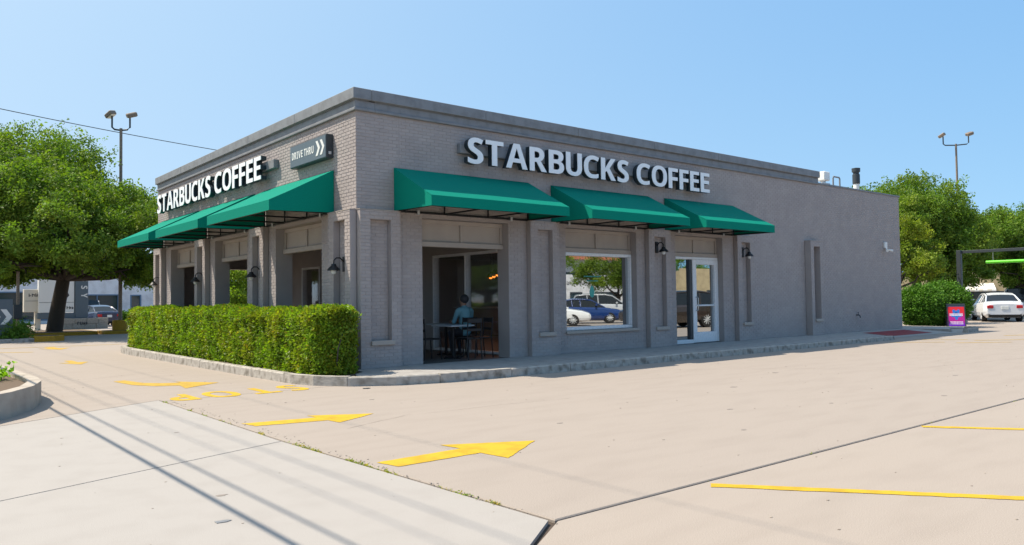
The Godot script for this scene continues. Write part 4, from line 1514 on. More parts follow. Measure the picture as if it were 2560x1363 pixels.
	# round bush by the cafe corner and its neighbour
	for s in [[26.75, -0.75, 0.95, 1.75, "dense dark green bush at the right end of the front wall"], [28.2, -0.45, 1.0, 1.9, "brighter green bush beside the poster board"]]:
		var b := thing("round_bush", s[4], "bush", Vector3(s[0], 0.0, s[1]), 0.0, "dark bushes at the cafe end")
		var xf := []
		var cols := []
		for i in 3600:
			var d := Vector3(rng.randfn(), rng.randfn(), rng.randfn()).normalized() * pow(rng.randf(), 0.22)
			var p := Vector3(d.x * s[2], s[3] * 0.52 + d.y * s[3] * 0.50, d.z * s[2] * 1.1)
			p += Vector3(rng.randfn(), rng.randfn(), rng.randfn()) * 0.05
			if p.y < 0.02: continue
			xf.append(Transform3D(rand_basis(rng.randf_range(0.8, 1.3)), p))
			var t := rng.randf_range(0.7, 1.3)
			cols.append(Color(t, t * 1.1, t))
		multi("foliage", leaf_mesh(6, 0.09, 0.085, 41, 0.55), "leaf_dark", xf, cols, b)
		var st := new_st()
		for k in 9:
			rod(st, Vector3(rng.randf_range(-0.2, 0.2), -0.02, rng.randf_range(-0.2, 0.2)), Vector3(rng.randf_range(-0.6, 0.6), s[3] * 0.7, rng.randf_range(-0.6, 0.6)), 0.02, 5)
		part("stem", st, "bark", b)

# ------------------------------------------------------------------ painted markings
func paint(called: String, poly: PackedVector2Array, m: String, label: String, category: String, group := "", lift := 0.004):
	var st := new_st()
	var ragged := PackedVector2Array()
	for i in poly.size():
		var p0 := poly[i]
		var p1 := poly[(i + 1) % poly.size()]
		var n := int(maxf(1.0, p0.distance_to(p1) / 0.06))
		var side := (p1 - p0).orthogonal().normalized()
		for k in n:
			ragged.append(p0.lerp(p1, float(k) / n) + side * rng.randf_range(-0.007, 0.007))
	if Geometry2D.triangulate_polygon(ragged).size() > 0: poly = ragged
	var idx := Geometry2D.triangulate_polygon(poly)
	for i in range(0, idx.size(), 3):
		var a := Vector3(poly[idx[i]].x, lift, poly[idx[i]].y)
		var b := Vector3(poly[idx[i + 1]].x, lift, poly[idx[i + 1]].y)
		var c := Vector3(poly[idx[i + 2]].x, lift, poly[idx[i + 2]].y)
		if (c - a).cross(b - a).y > 0: tri(st, a, b, c)
		else: tri(st, a, c, b)
	solid(called, st, m, label, category, group)

func bar(a: Vector2, b: Vector2, w: float) -> PackedVector2Array:
	var d := (b - a).normalized()
	var n := Vector2(-d.y, d.x) * w * 0.5
	return PackedVector2Array([a + n, b + n, b - n, a - n])

func make_markings():
	var ga := "yellow arrows painted on the drive"
	paint("painted_arrow", P([-3.76, 7.37, -2.84, 7.36, -2.88, 7.07, -2.04, 7.54, -2.78, 8.02, -2.82, 7.66, -3.70, 7.65]), "paint_yellow", "nearest and largest yellow arrow painted on the concrete", "road marking", ga)
	paint("painted_arrow", P([-3.84, 4.30, -2.97, 4.48, -2.99, 4.25, -2.28, 4.69, -2.94, 5.05, -2.96, 4.79, -3.78, 4.60]), "paint_yellow", "second yellow arrow, beside the weedy joint", "road marking", ga)
	paint("painted_arrow", P([-3.55, -2.55, -3.42, -1.75, -3.16, -1.42, -2.90, -1.28, -2.92, -1.55, -2.38, -0.77, -3.13, -0.22, -3.06, -0.78, -3.40, -0.98, -3.66, -1.5, -3.76, -2.45]), "paint_worn", "bent yellow arrow before the stop lettering", "road marking", ga)
	paint("painted_arrow", P([-3.42, -9.4, -3.24, -9.4, -3.24, -8.6, -3.0, -8.6, -3.33, -7.7, -3.66, -8.6, -3.42, -8.6]), "paint_worn", "small far yellow arrow left of the hedge", "road marking", ga)
	# lettering, upside down from here
	var s := thing("stop_lettering", "yellow stop lettering painted on the drive, upside down from here", "road marking", Vector3(-1.62, 0.001, 0.82))
	s.rotation = Vector3(PI / 2, 0, 0)
	var holder := s
	holder.transform = Transform3D(Basis(Vector3(-1, 0, 0), Vector3(0, 0, 1), Vector3(0, 1, 0)), Vector3(-1.62, 0.0, 0.72))
	word(holder, "STOP", 0.0, 2.15, -0.08, 0.86, 0.001, 0.004, "paint_yellow", "letter", 0.20)
	var gl := "yellow parking lines"
	paint("parking_line", bar(Vector2(-2.30, 9.86), Vector2(0.70, 13.85), 0.11), "paint_yellow", "nearest yellow parking line starting at the dark joint", "road marking", gl)
	paint("parking_line", bar(Vector2(1.52, 9.80), Vector2(4.3, 13.7), 0.11), "paint_yellow", "second yellow parking line starting at the dark joint", "road marking", gl)
	paint("parking_line", bar(Vector2(5.3, 9.80), Vector2(8.1, 13.7), 0.11), "paint_yellow", "third yellow parking line, just past the right edge", "road marking", gl)
	var gh := "faded yellow hatch strokes near the kerb ramp"
	var hs := [[16.2, 2.75, 17.2, 3.9, "hatch stroke nearest the kerb ramp"], [17.9, 2.7, 18.9, 3.9, "second faded hatch stroke from the kerb ramp"], [17.0, 4.3, 18.3, 5.3, "faded yellow stroke farther out from the ramp"], [18.6, 4.2, 20.0, 5.3, "faded yellow stroke toward the right edge"], [22.0, 3.9, 24.5, 4.9, "brighter yellow line at the right edge near the white car"]]
	for h in hs:
		paint("hatch_stroke", bar(Vector2(h[0], h[1]), Vector2(h[2], h[3]), 0.12), "paint_worn", "yellow " + h[4] if not h[4].contains("yellow") else h[4], "road marking", gh)
	var gf := "far yellow stripes left of the hedge"
	paint("far_stripe", bar(Vector2(-9.0, -18.6), Vector2(1.5, -17.2), 0.12), "paint_worn", "thin yellow stripe crossing the far drive in front of the shade", "road marking", gf)
	paint("far_stripe", bar(Vector2(-4.8, -15.6), Vector2(-3.4, -14.6), 0.16), "paint_worn", "short yellow stripe at the left edge of the far drive", "road marking", gf)
	paint("far_stripe", P([-2.7, -17.4, -2.4, -17.4, -2.4, -16.5, -2.05, -16.5, -2.5, -15.4, -3.0, -16.5, -2.7, -16.5]), "paint_worn", "farthest yellow arrow close to the shaded road", "road marking", gf)

# ------------------------------------------------------------------ lamp posts and cables
func lamp_post(label: String, at: Vector3, h: float, turn: float, spread: float, base := 0.0):
	var p := thing("lamp_post", label, "lamp post", at, turn, "tall twin-head lot lamps")
	var st := new_st()
	tube(st, [Vector3(0, base, 0), Vector3(0, h, 0)], [0.095, 0.07], 12)
	part("pole", st, "pole_metal", p)
	if base > 0.0:
		st = new_st()
		lathe(st, Vector3.ZERO, [Vector2(0.36, 0.0), Vector2(0.36, base - 0.04), Vector2(0.33, base), Vector2(0.0, base)], 20)
		part("concrete_base", st, "kerb_yellow", p)
	for s in [-1, 1]:
		st = new_st()
		tube(st, [Vector3(0, h - 0.1, 0), Vector3(s * (spread - 0.12), h - 0.06, 0), Vector3(s * spread, h + 0.05, 0), Vector3(s * spread, h + 0.62, 0)], [0.045], 8)
		var arm := part("arm", st, "slate_dark", p)
		st = new_st()
		cbox(st, Vector3(-0.24, -0.11, -0.19), Vector3(0.24, 0.11, 0.19), 0.04)
		var head := part("lamp_head", st, "pole_metal", arm)
		head.position = Vector3(s * (spread + 0.08), h + 0.70, 0)
		head.rotation = Vector3(0.2, 0.5 * s, 0.5 if s < 0 else 0.35)
		st = new_st()
		cbox(st, Vector3(-0.20, -0.122, -0.16), Vector3(0.20, -0.111, 0.16), 0.004)
		var lens := part("lens", st, "lamp_clear", head)
		lens.position = Vector3.ZERO

func cable(label: String, a: Vector3, b: Vector3, sag: float, r: float):
	var pts := []
	for i in 29:
		var t := i / 28.0
		pts.append(a.lerp(b, t) - Vector3(0, sag * 4.0 * t * (1.0 - t), 0))
	var st := new_st()
	tube(st, pts, [r], 6)
	solid("overhead_cable", st, "cable", label, "cable", "overhead cables")

func utility_pole(label: String, at: Vector3, h: float, turn: float, arms: Array):
	var p := thing("utility_pole", label, "utility pole", at, turn, "wooden utility poles")
	var st := new_st()
	tube(st, [Vector3(0, -0.05, 0), Vector3(0, h, 0)], [0.17, 0.11], 12)
	part("pole", st, "wood_pole", p)
	for y in arms:
		st = new_st()
		cbox(st, Vector3(-1.4, y - 0.06, -0.2), Vector3(1.4, y + 0.06, -0.1), 0.01)
		part("cross_arm", st, "wood_pole", p)

func make_lamp_posts_and_cables():
	lamp_post("twin-head lamp post on a yellow base rising behind the oak, left of the cafe", Vector3(2.3, 0.0, -29.0), 10.35, -0.5, 0.42, 0.68)
	var st: SurfaceTool
	lamp_post("twin-head lamp post above the trees at the right", Vector3(55.0, 0.0, -9.7), 12.6, -0.95, 0.85)
	cable("thin overhead cable crossing the sky behind the oak", Vector3(-14.0, 13.6, -36.0), Vector3(30.0, 10.7, -36.0), 0.9, 0.022)
	# cables running along the drive overhead: only their shadows fall into the picture
	var lift := [[-5.30, 4.2, 0.024], [-5.04, 6.2, 0.016], [-4.62, 11.0, 0.007], [-4.27, 11.6, 0.010], [-2.9, 12.2, 0.006]]
	var said := ["lowest thick cable along the drive, overhead out of view", "second lowest cable along the drive, overhead out of view", "third cable up along the drive, overhead out of view", "fourth cable up along the drive, overhead out of view", "highest cable along the drive, overhead out of view"]
	for i in 5:
		var y: float = lift[i][1]
		var x: float = lift[i][0] - y / 2.3
		cable(said[i], Vector3(x, y + 1.0, -70.0), Vector3(x, y + 1.0, 60.0), 1.0, lift[i][2])
	utility_pole("wooden utility pole at the far end of the drive cables", Vector3(-8.6, 0, -70.0), 13.6, 0.0, [5.2, 7.2, 12.0, 12.6, 13.2])
	utility_pole("wooden utility pole behind the camera holding the drive cables", Vector3(-8.6, 0, 60.0), 13.6, 0.0, [5.2, 7.2, 12.0, 12.6, 13.2])
	utility_pole("wooden utility pole hidden behind the cafe", Vector3(30.0, 0, -36.0), 10.9, PI / 2, [10.3])
	utility_pole("wooden utility pole left of the picture", Vector3(-14.0, 0, -36.0), 14.8, PI / 2, [14.2])

# ------------------------------------------------------------------ vehicles
func loft(st: SurfaceTool, secs: Array, closed_ends := true):
	# secs: arrays of points (half sections, x >= 0) along z; mirrored in x
	for s in [1, -1]:
		for i in secs.size() - 1:
			for k in secs[i].size() - 1:
				var q := [secs[i][k], secs[i][k + 1], secs[i + 1][k + 1], secs[i + 1][k]]
				for j in 4: q[j] = Vector3(q[j].x * s, q[j].y, q[j].z)
				if s < 0: quad(st, q[0], q[1], q[2], q[3])
				else: quad(st, q[3], q[2], q[1], q[0])
		if closed_ends:
			for e in [0, secs.size() - 1]:
				var sec: Array = secs[e]
				var c := Vector3.ZERO
				for v in sec: c.y += v.y / sec.size()
				c.z = sec[0].z
				for k in sec.size() - 1:
					var a := Vector3(sec[k].x * s, sec[k].y, sec[k].z)
					var b := Vector3(sec[k + 1].x * s, sec[k + 1].y, sec[k + 1].z)
					if (e == 0) == (s < 0): tri(st, c, b, a)
					else: tri(st, c, a, b)

func car_shape(style: String) -> Dictionary:
	# z runs from rear (0) to front (L)
	if style == "suv":
		return {"L": 4.7, "W": 0.94, "wheel": 0.37, "ax": [0.85, 3.7], "body": [[0.0, 0.42, 0.95, 0.86], [0.12, 0.30, 1.05, 0.93], [0.9, 0.26, 1.08, 0.94], [2.4, 0.25, 1.06, 0.94], [3.4, 0.26, 1.03, 0.94], [4.3, 0.30, 0.95, 0.90], [4.65, 0.36, 0.82, 0.80], [4.7, 0.45, 0.75, 0.74]],
			"cab": [[0.10, 1.06, 0.80], [0.35, 1.66, 0.68], [1.0, 1.74, 0.68], [2.3, 1.72, 0.68], [2.75, 1.62, 0.67], [3.5, 1.05, 0.78]]}
	if style == "truck":
		return {"L": 5.6, "W": 0.98, "wheel": 0.40, "ax": [1.15, 4.55], "body": [[0.0, 0.55, 1.05, 0.93], [0.1, 0.50, 1.07, 0.97], [2.0, 0.42, 1.07, 0.98], [4.0, 0.40, 1.07, 0.98], [5.2, 0.44, 1.03, 0.95], [5.6, 0.52, 0.90, 0.88]],
			"cab": [[2.05, 1.08, 0.86], [2.2, 1.80, 0.74], [3.4, 1.82, 0.74], [4.25, 1.08, 0.84]]}
	return {"L": 4.55, "W": 0.88, "wheel": 0.32, "ax": [0.92, 3.62], "body": [[0.0, 0.36, 0.86, 0.74], [0.10, 0.26, 0.97, 0.83], [0.40, 0.20, 1.01, 0.87], [1.2, 0.18, 0.96, 0.88], [2.4, 0.18, 0.93, 0.88], [3.3, 0.18, 0.90, 0.88], [4.1, 0.22, 0.78, 0.85], [4.45, 0.28, 0.66, 0.74], [4.55, 0.36, 0.55, 0.64]],
		"cab": [[0.42, 0.99, 0.74], [0.95, 1.32, 0.60], [1.5, 1.43, 0.58], [2.2, 1.42, 0.58], [2.6, 1.36, 0.60], [3.35, 0.91, 0.72]]}

func make_car(called: String, label: String, category: String, style: String, at: Vector3, turn: float, paint_col: Color, group := ""):
	# local +Z is forward; origin under the rear bumper
	var sh := car_shape(style)
	var c := thing(called, label, category, at, turn, group)
	var key := "car_%d" % used.get("car_paint", 0)
	used["car_paint"] = used.get("car_paint", 0) + 1
	var pm := mat(key, paint_col, 0.25)
	pm.clearcoat_enabled = true
	pm.clearcoat = 0.6
	pm.clearcoat_roughness = 0.05
	var st := new_st()
	var secs := []
	for b in sh.body:
		var z: float = b[0]
		var y0: float = b[1]
		var y1: float = b[2]
		var w: float = b[3]
		var m := lerpf(y0, y1, 0.62)
		secs.append([Vector3(0, y0, z), Vector3(w * 0.82, y0, z), Vector3(w * 0.96, lerpf(y0, y1, 0.16), z), Vector3(w, lerpf(y0, y1, 0.38), z), Vector3(w * 0.995, m, z), Vector3(w * 0.955, lerpf(y0, y1, 0.9), z), Vector3(w * 0.87, y1, z), Vector3(w * 0.45, y1 + 0.025, z), Vector3(0, y1 + 0.03, z)])
	loft(st, secs)
	part("body", st, pm, c)
	# cabin: glass with painted roof and pillars
	st = new_st()
	var gs := []
	var belt: float = sh.cab[0][1]
	var beltf: float = sh.cab[sh.cab.size() - 1][1]
	for b in sh.cab:
		var z: float = b[0]
		var y0 := lerpf(belt, beltf, (z - sh.cab[0][0]) / (sh.cab[sh.cab.size() - 1][0] - sh.cab[0][0])) - 0.06
		var w0: float = sh.W * 0.87
		gs.append([Vector3(0, y0, z), Vector3(w0, y0, z), Vector3(lerpf(w0, b[2], 0.92), lerpf(y0, b[1], 0.9), z), Vector3(b[2] * 0.94, b[1] - 0.01, z), Vector3(b[2] * 0.5, b[1] + 0.012, z), Vector3(0, b[1] + 0.018, z)])
	loft(st, gs, false)
	part("windows", st, "car_glass", c)
	st = new_st()
	var ncab: int = sh.cab.size()
	for s in [1, -1]:
		for i in ncab - 1:
			for k in range(3, 5):
				if i == 0 or i == ncab - 2: continue
				var q := [gs[i][k], gs[i][k + 1], gs[i + 1][k + 1], gs[i + 1][k]]
				for j in 4: q[j] = Vector3(q[j].x * s, q[j].y + 0.008, q[j].z)
				if s < 0: quad(st, q[0], q[1], q[2], q[3])
				else: quad(st, q[3], q[2], q[1], q[0])
		# pillars: rear, middle, front, and roof rails
		var rail := []
		for i in ncab: rail.append(Vector3(gs[i][2].x * s * 0.995, gs[i][2].y + 0.012, gs[i][2].z))
		tube(st, rail, [0.045, 0.04, 0.04, 0.04, 0.035], 6)
		for f in [0.33, 0.62]:
			var zz: float = lerpf(sh.cab[1][0], sh.cab[ncab - 2][0], f)
			tube(st, [Vector3(s * sh.W * 0.872, belt - 0.03, zz), Vector3(s * (sh.cab[2][2] * 0.985 + 0.005), sh.cab[2][1] - 0.08, zz - 0.05)], [0.04, 0.035], 6)
	part("roof", st, pm, c)
	# wheels
	for zi in sh.ax:
		for s in [-1, 1]:
			st = new_st()
			var wr: float = sh.wheel
			var xo: float = sh.W * 0.985
			tube(st, [Vector3(s * (xo - 0.21), wr, zi), Vector3(s * (xo - 0.03), wr, zi), Vector3(s * xo, wr, zi)], [wr, wr, wr * 0.93], 22)
			var wh := part("wheel", st, "rubber", c)
			st = new_st()
			for k in 10:
				var a := TAU * k / 10
				tube(st, [Vector3(s * (xo + 0.004), wr, zi), Vector3(s * (xo + 0.004), wr + sin(a) * wr * 0.62, zi + cos(a) * wr * 0.62)], [0.03, 0.022], 5)
			tube(st, [Vector3(s * (xo - 0.02), wr, zi), Vector3(s * (xo + 0.012), wr, zi)], [0.07], 10)
			part("rim", st, "galv", wh)
	# rear lights, plate, bumper strip, front lights, mirrors
	var ry: float = sh.body[0][2] - 0.11
	for s in [-1, 1]:
		st = new_st()
		cbox(st, Vector3(minf(s * sh.W * 0.55, s * sh.W * 0.86), ry - 0.08, -0.02), Vector3(maxf(s * sh.W * 0.55, s * sh.W * 0.86), ry + 0.08, 0.16), 0.02)
		part("tail_light", st, "tail_red", c)
		st = new_st()
		var fy: float = sh.body[sh.body.size() - 2][2] - 0.06
		cbox(st, Vector3(minf(s * sh.W * 0.52, s * sh.W * 0.84), fy - 0.08, sh.L - 0.26), Vector3(maxf(s * sh.W * 0.52, s * sh.W * 0.84), fy + 0.03, sh.L - 0.05), 0.02)
		part("headlight", st, "lamp_clear", c)
		st = new_st()
		cbox(st, Vector3(minf(s * sh.W * 0.92, s * (sh.W + 0.14)), belt + 0.0, sh.cab[ncab - 1][0] - 0.55), Vector3(maxf(s * sh.W * 0.92, s * (sh.W + 0.14)), belt + 0.13, sh.cab[ncab - 1][0] - 0.43), 0.03)
		part("door_mirror", st, pm, c)
	st = new_st()
	cbox(st, Vector3(-0.16, ry - 0.13, -0.022), Vector3(0.16, ry + 0.03, 0.05), 0.006)
	part("number_plate", st, "plate", c)
	st = new_st()
	cbox(st, Vector3(-sh.W * 0.80, sh.body[0][1] - 0.12, -0.01), Vector3(sh.W * 0.80, sh.body[0][1] + 0.03, 0.3), 0.03)
	part("bumper_valance", st, "rubber", c)

# ------------------------------------------------------------------ background, left
func far_building(label: String, at: Vector3, turn: float, w: float, h: float, d: float, wall: String, wins: Array, frame: String, category := "building", called := "shop_building") -> Node3D:
	# local front at z = 0 facing +Z, x from 0 to w
	var b := thing(called, label, category, at, turn)
	var st := new_st()
	holed(st, [0.0, 0.0, w, h], wins, -0.3, 0.0)
	part("wall", st, wall, b)
	st = new_st()
	box(st, Vector3(0, 0, -d), Vector3(w, h - 0.3, -0.9))
	box(st, Vector3(0.0, 0.0, -0.899), Vector3(0.3, h - 0.3, -0.301))
	box(st, Vector3(w - 0.3, 0.0, -0.899), Vector3(w, h - 0.3, -0.301))
	box(st, Vector3(0.301, h - 0.5, -0.899), Vector3(w - 0.301, h - 0.3, -0.301))
	part("rear_block", st, wall, b)
	for r in wins:
		st = new_st()
		var f := 0.1
		cbox(st, Vector3(r[0], r[3] - f, -0.2), Vector3(r[2], r[3], 0.03), 0.01)
		cbox(st, Vector3(r[0], r[1], -0.2), Vector3(r[2], r[1] + f, 0.03), 0.01)
		cbox(st, Vector3(r[0], r[1] + f, -0.2), Vector3(r[0] + f, r[3] - f, 0.03), 0.01)
		cbox(st, Vector3(r[2] - f, r[1] + f, -0.2), Vector3(r[2], r[3] - f, 0.03), 0.01)
		var n := int((r[2] - r[0]) / 1.4)
		for k in range(1, n):
			var x: float = lerpf(r[0], r[2], float(k) / n)
			cbox(st, Vector3(x - 0.04, r[1] + f, -0.18), Vector3(x + 0.04, r[3] - f, 0.02), 0.008)
		var fr := part("window", st, frame, b)
		st = new_st()
		box(st, Vector3(r[0] + 0.02, r[1] + 0.02, -0.12), Vector3(r[2] - 0.02, r[3] - 0.02, -0.11))
		part("pane", st, "dark_glass", fr)
	return b

func kerb_island(label: String, poly: PackedVector2Array, m: String, h := 0.15):
	var st := new_st()
	prism(st, poly, -0.02, h, 0.02)
	var o := thing("kerb_island", label, "kerb island", Vector3.ZERO, 0.0, "far kerb islands")
	part("kerb", st, m, o)
	var inn := Geometry2D.offset_polygon(poly, -0.18)
	if inn.size():
		st = new_st()
		prism(st, inn[0], h - 0.1, h + 0.012)
		part("soil", st, "soil", o)

func make_left_background():
	kerb_island("long grey kerb island in the oak's shade across the drive", P([-30, -24.6, -2.3, -23.6, -2.3, -22.4, -30, -22.4]), "kerb")
	kerb_island("yellow painted nose of the kerb island in the oak's shade", P([-2.29, -23.6, -1.5, -23.5, -1.15, -23.2, -1.2, -22.7, -1.6, -22.4, -2.29, -22.4]), "kerb_yellow", 0.22)
	kerb_island("planting island round the oak trunk with a yellow kerb", P([-6.0, -33.0, 1.3, -33.0, 1.3, -29.0, 0.6, -28.5, -2.4, -28.5, -6.0, -28.6]), "kerb_yellow", 0.16)
	kerb_island("yellow kerbed island under the left lamp post", P([1.45, -30.0, 3.6, -30.0, 3.6, -28.4, 1.45, -28.4]), "kerb_yellow", 0.16)
	# directional sign at the left edge
	var s := thing("directional_sign", "slate directional sign with white double chevron at the left edge", "sign", Vector3(-4.05, 0.0, -23.0), 0.15)
	var st := new_st()
	cbox(st, Vector3(-0.9, 0.15, -0.08), Vector3(1.1, 1.72, 0.08), 0.01)
	part("cabinet", st, "slate", s)
	for k in 2:
		st = new_st()
		var x := 0.28 + k * 0.40
		slab_xy(st, PackedVector2Array([Vector2(x, 0.72), Vector2(x + 0.20, 0.72), Vector2(x + 0.40, 1.02), Vector2(x + 0.20, 1.32), Vector2(x, 1.32), Vector2(x + 0.20, 1.02)]), 0.081, 0.09)
		part("chevron", st, "sign_white", s)
	st = new_st()
	for x in [-0.6, 0.8]: box(st, Vector3(x - 0.05, 0.0, -0.05), Vector3(x + 0.05, 0.149, 0.05))
	part("foot", st, "slate_dark", s)
	s = thing("sign_post", "slim brown post with a dark box beside the directional sign", "post", Vector3(-2.55, 0.0, -25.0))
	st = new_st()
	rod(st, Vector3(0, 0, 0), Vector3(0, 2.9, 0), 0.06, 8)
	part("pole", st, "pole_metal", s)
	st = new_st()
	cbox(st, Vector3(-0.16, 0.9, -0.1), Vector3(0.16, 1.5, 0.12), 0.02)
	part("meter_box", st, "slate_dark", s)
	# beige cabinet sign on a post
	s = thing("beige_sign", "beige box sign on a square post left of the oak trunk", "sign", Vector3(0.25, 0.0, -40.0), 0.1)
	st = new_st()
	cbox(st, Vector3(-0.72, 1.08, -0.14), Vector3(0.72, 2.42, 0.14), 0.02)
	part("cabinet", st, "sign_beige", s)
	st = new_st()
	box(st, Vector3(-0.66, 1.72, 0.141), Vector3(0.66, 1.75, 0.15))
	part("divider", st, "fascia", s)
	marks(s, -0.48, 0.50, 1.98, 0.20, 0.142, "text_dark", 5)
	st = new_st()
	box(st, Vector3(-0.14, 0, -0.1), Vector3(0.16, 1.079, 0.1))
	part("post", st, "sign_beige", s)
	# pylon sign
	s = thing("pylon_sign", "tall slate pylon sign with vertical white lettering and a white tenant panel", "sign", Vector3(2.1, 0.0, -40.0), 0.1)
	st = new_st()
	cbox(st, Vector3(0.10, 0.66, -0.2), Vector3(0.82, 4.6, 0.2), 0.02)
	part("upright", st, "slate", s)
	st = new_st()
	cbox(st, Vector3(-1.9, 0.66, -0.18), Vector3(0.098, 1.0, 0.18), 0.02)
	part("plinth_beam", st, "slate", s)
	st = new_st()
	cbox(st, Vector3(-1.85, 1.02, -0.14), Vector3(0.06, 3.1, 0.14), 0.02)
	part("tenant_panel", st, "sign_white", s)
	st = new_st()
	box(st, Vector3(-1.83, 1.62, 0.141), Vector3(0.04, 1.65, 0.148))
	part("divider", st, "fascia", s)
	marks(s, -1.0, -0.06, 1.22, 0.2, 0.142, "text_dark", 6)
	st = new_st()
	slab_xy(st, PackedVector2Array([Vector2(-0.62, 1.95), Vector2(-0.36, 1.88), Vector2(-0.22, 2.05), Vector2(-0.3, 2.25), Vector2(-0.5, 2.36), Vector2(-0.42, 2.16), Vector2(-0.66, 2.1)]), 0.142, 0.15)
	part("emblem", st, "text_dark", s)
	# turned letters reading downwards
	var yy := 3.62
	for ch in ["A", "S", "S", "Y"]:
		var t := text_mesh(ch, 0.34, 0.02)
		var o := part("letter", t.mesh, "sign_white", s)
		o.scale = t.scale
		o.rotation.z = -PI / 2
		o.position = Vector3(0.30, yy, 0.22)
		yy -= 0.48
	st = new_st()
	# low stone wall, blocks with recessed joints
	var lw := thing("stone_wall", "low pale block wall with a number under the pylon sign", "wall", Vector3(1.9, 0.0, -39.6), 0.1)
	for r in 2:
		for k in 4:
			st = new_st()
			var o := 0.12 if r else 0.0
			var bx0 := -0.55 + k * 0.66 + o
			cbox(st, Vector3(bx0, r * 0.33, -0.2 + 0.012 * ((k + r) % 2)), Vector3(minf(bx0 + 0.65, 2.1), r * 0.33 + 0.325, 0.16 + 0.012 * ((k + r) % 2)), 0.015)
			part("stone_block", st, "limestone", lw)
	marks(lw, 0.35, 0.98, 0.26, 0.2, 0.175, "text_dark", 7)
	# white shop building behind
	var b := far_building("white stucco shop with blue framed windows behind the pylon sign", Vector3(-16.0, 0.0, -58.0), 0.05, 34.0, 4.45, 8.0, "stucco_white", [[21.6, 0.25, 25.0, 2.35], [25.9, 0.6, 26.8, 2.3], [13.0, 0.25, 20.6, 2.6], [4.0, 0.25, 11.6, 2.6]], "blue_frame")
	st = new_st()
	cbox(st, Vector3(21.75, 3.05, 0.0), Vector3(22.2, 3.65, 0.14), 0.04)
	var rs := part("shop_emblem", st, "sign_red", b)
	st = new_st()
	slab_xy(st, PackedVector2Array([Vector2(21.88, 3.2), Vector2(22.07, 3.2), Vector2(22.07, 3.5), Vector2(21.88, 3.5)]), 0.141, 0.15)
	part("emblem_mark", st, "sign_white", rs)
	make_car("pickup_truck", "white pickup truck parked before the white shop", "truck", "truck", Vector3(5.2, 0.0, -47.0), -2.9, Color(0.62, 0.62, 0.63))
	make_car("parked_car", "dark blue car parked beside the white pickup", "car", "sedan", Vector3(4.9, 0.0, -43.5), 0.25 + PI, Color(0.006, 0.015, 0.05))
	# low far hedge and trees closing the view
	var hd := thing("far_hedge", "low dark hedge in front of the white shop windows", "hedge", Vector3(9.0, 0, -52.0))
	var xf := []
	var cols := []
	for i in 2600:
		xf.append(Transform3D(rand_basis(1.3), Vector3(rng.randf_range(-2.2, 2.6), rng.randf_range(0.02, 0.85), rng.randf_range(-0.5, 0.5))))
		var t := rng.randf_range(0.7, 1.2)
		cols.append(Color(t, t, t))
	multi("foliage", leaf_mesh(6, 0.1, 0.1, 44), "leaf_dark", xf, cols, hd)
	var gg := "small shrubs under the oak"
	for q in [[-4.6, -30.5, 0.55, "small shrub at the left end of the oak island"], [-2.0, -29.3, 0.6, "small shrub left of the oak trunk"], [-2.9, -23.1, 0.5, "small shrub on the shaded kerb island"]]:
		var sh := thing("low_shrub", q[3], "shrub", Vector3(q[0], 0.16, q[1]), 0.0, gg)
		xf = []
		cols = []
		for i in 500:
			var d: Vector3 = Vector3(rng.randfn(), absf(rng.randfn()), rng.randfn()) * 0.5 * float(q[2])
			xf.append(Transform3D(rand_basis(1.0), d))
			var t := rng.randf_range(0.7, 1.3)
			cols.append(Color(t, t, t))
		multi("foliage", leaf_mesh(6, 0.08, 0.08, 45), "leaf_dark", xf, cols, sh)
	var tt := "far trees closing the left view"
	make_tree("far tree above the white shop, left of the oak", Vector3(-9.0, 0, -72.0), 3.0, 0.3, [[Vector3(0, 5.2, 0), Vector3(4.0, 2.4, 3.0)], [Vector3(4, 4.6, 0), Vector3(3.0, 1.8, 3.0)]], 1800, 0.22, "leaf_dark", Color(1.1, 1.1, 1), tt)
	make_tree("far tree behind the white shop, right of the pylon", Vector3(9.0, 0, -74.0), 3.0, 0.3, [[Vector3(0, 4.0, 0), Vector3(4.0, 1.8, 3.0)]], 900, 0.22, "leaf_dark", Color(1.1, 1.1, 1), tt)

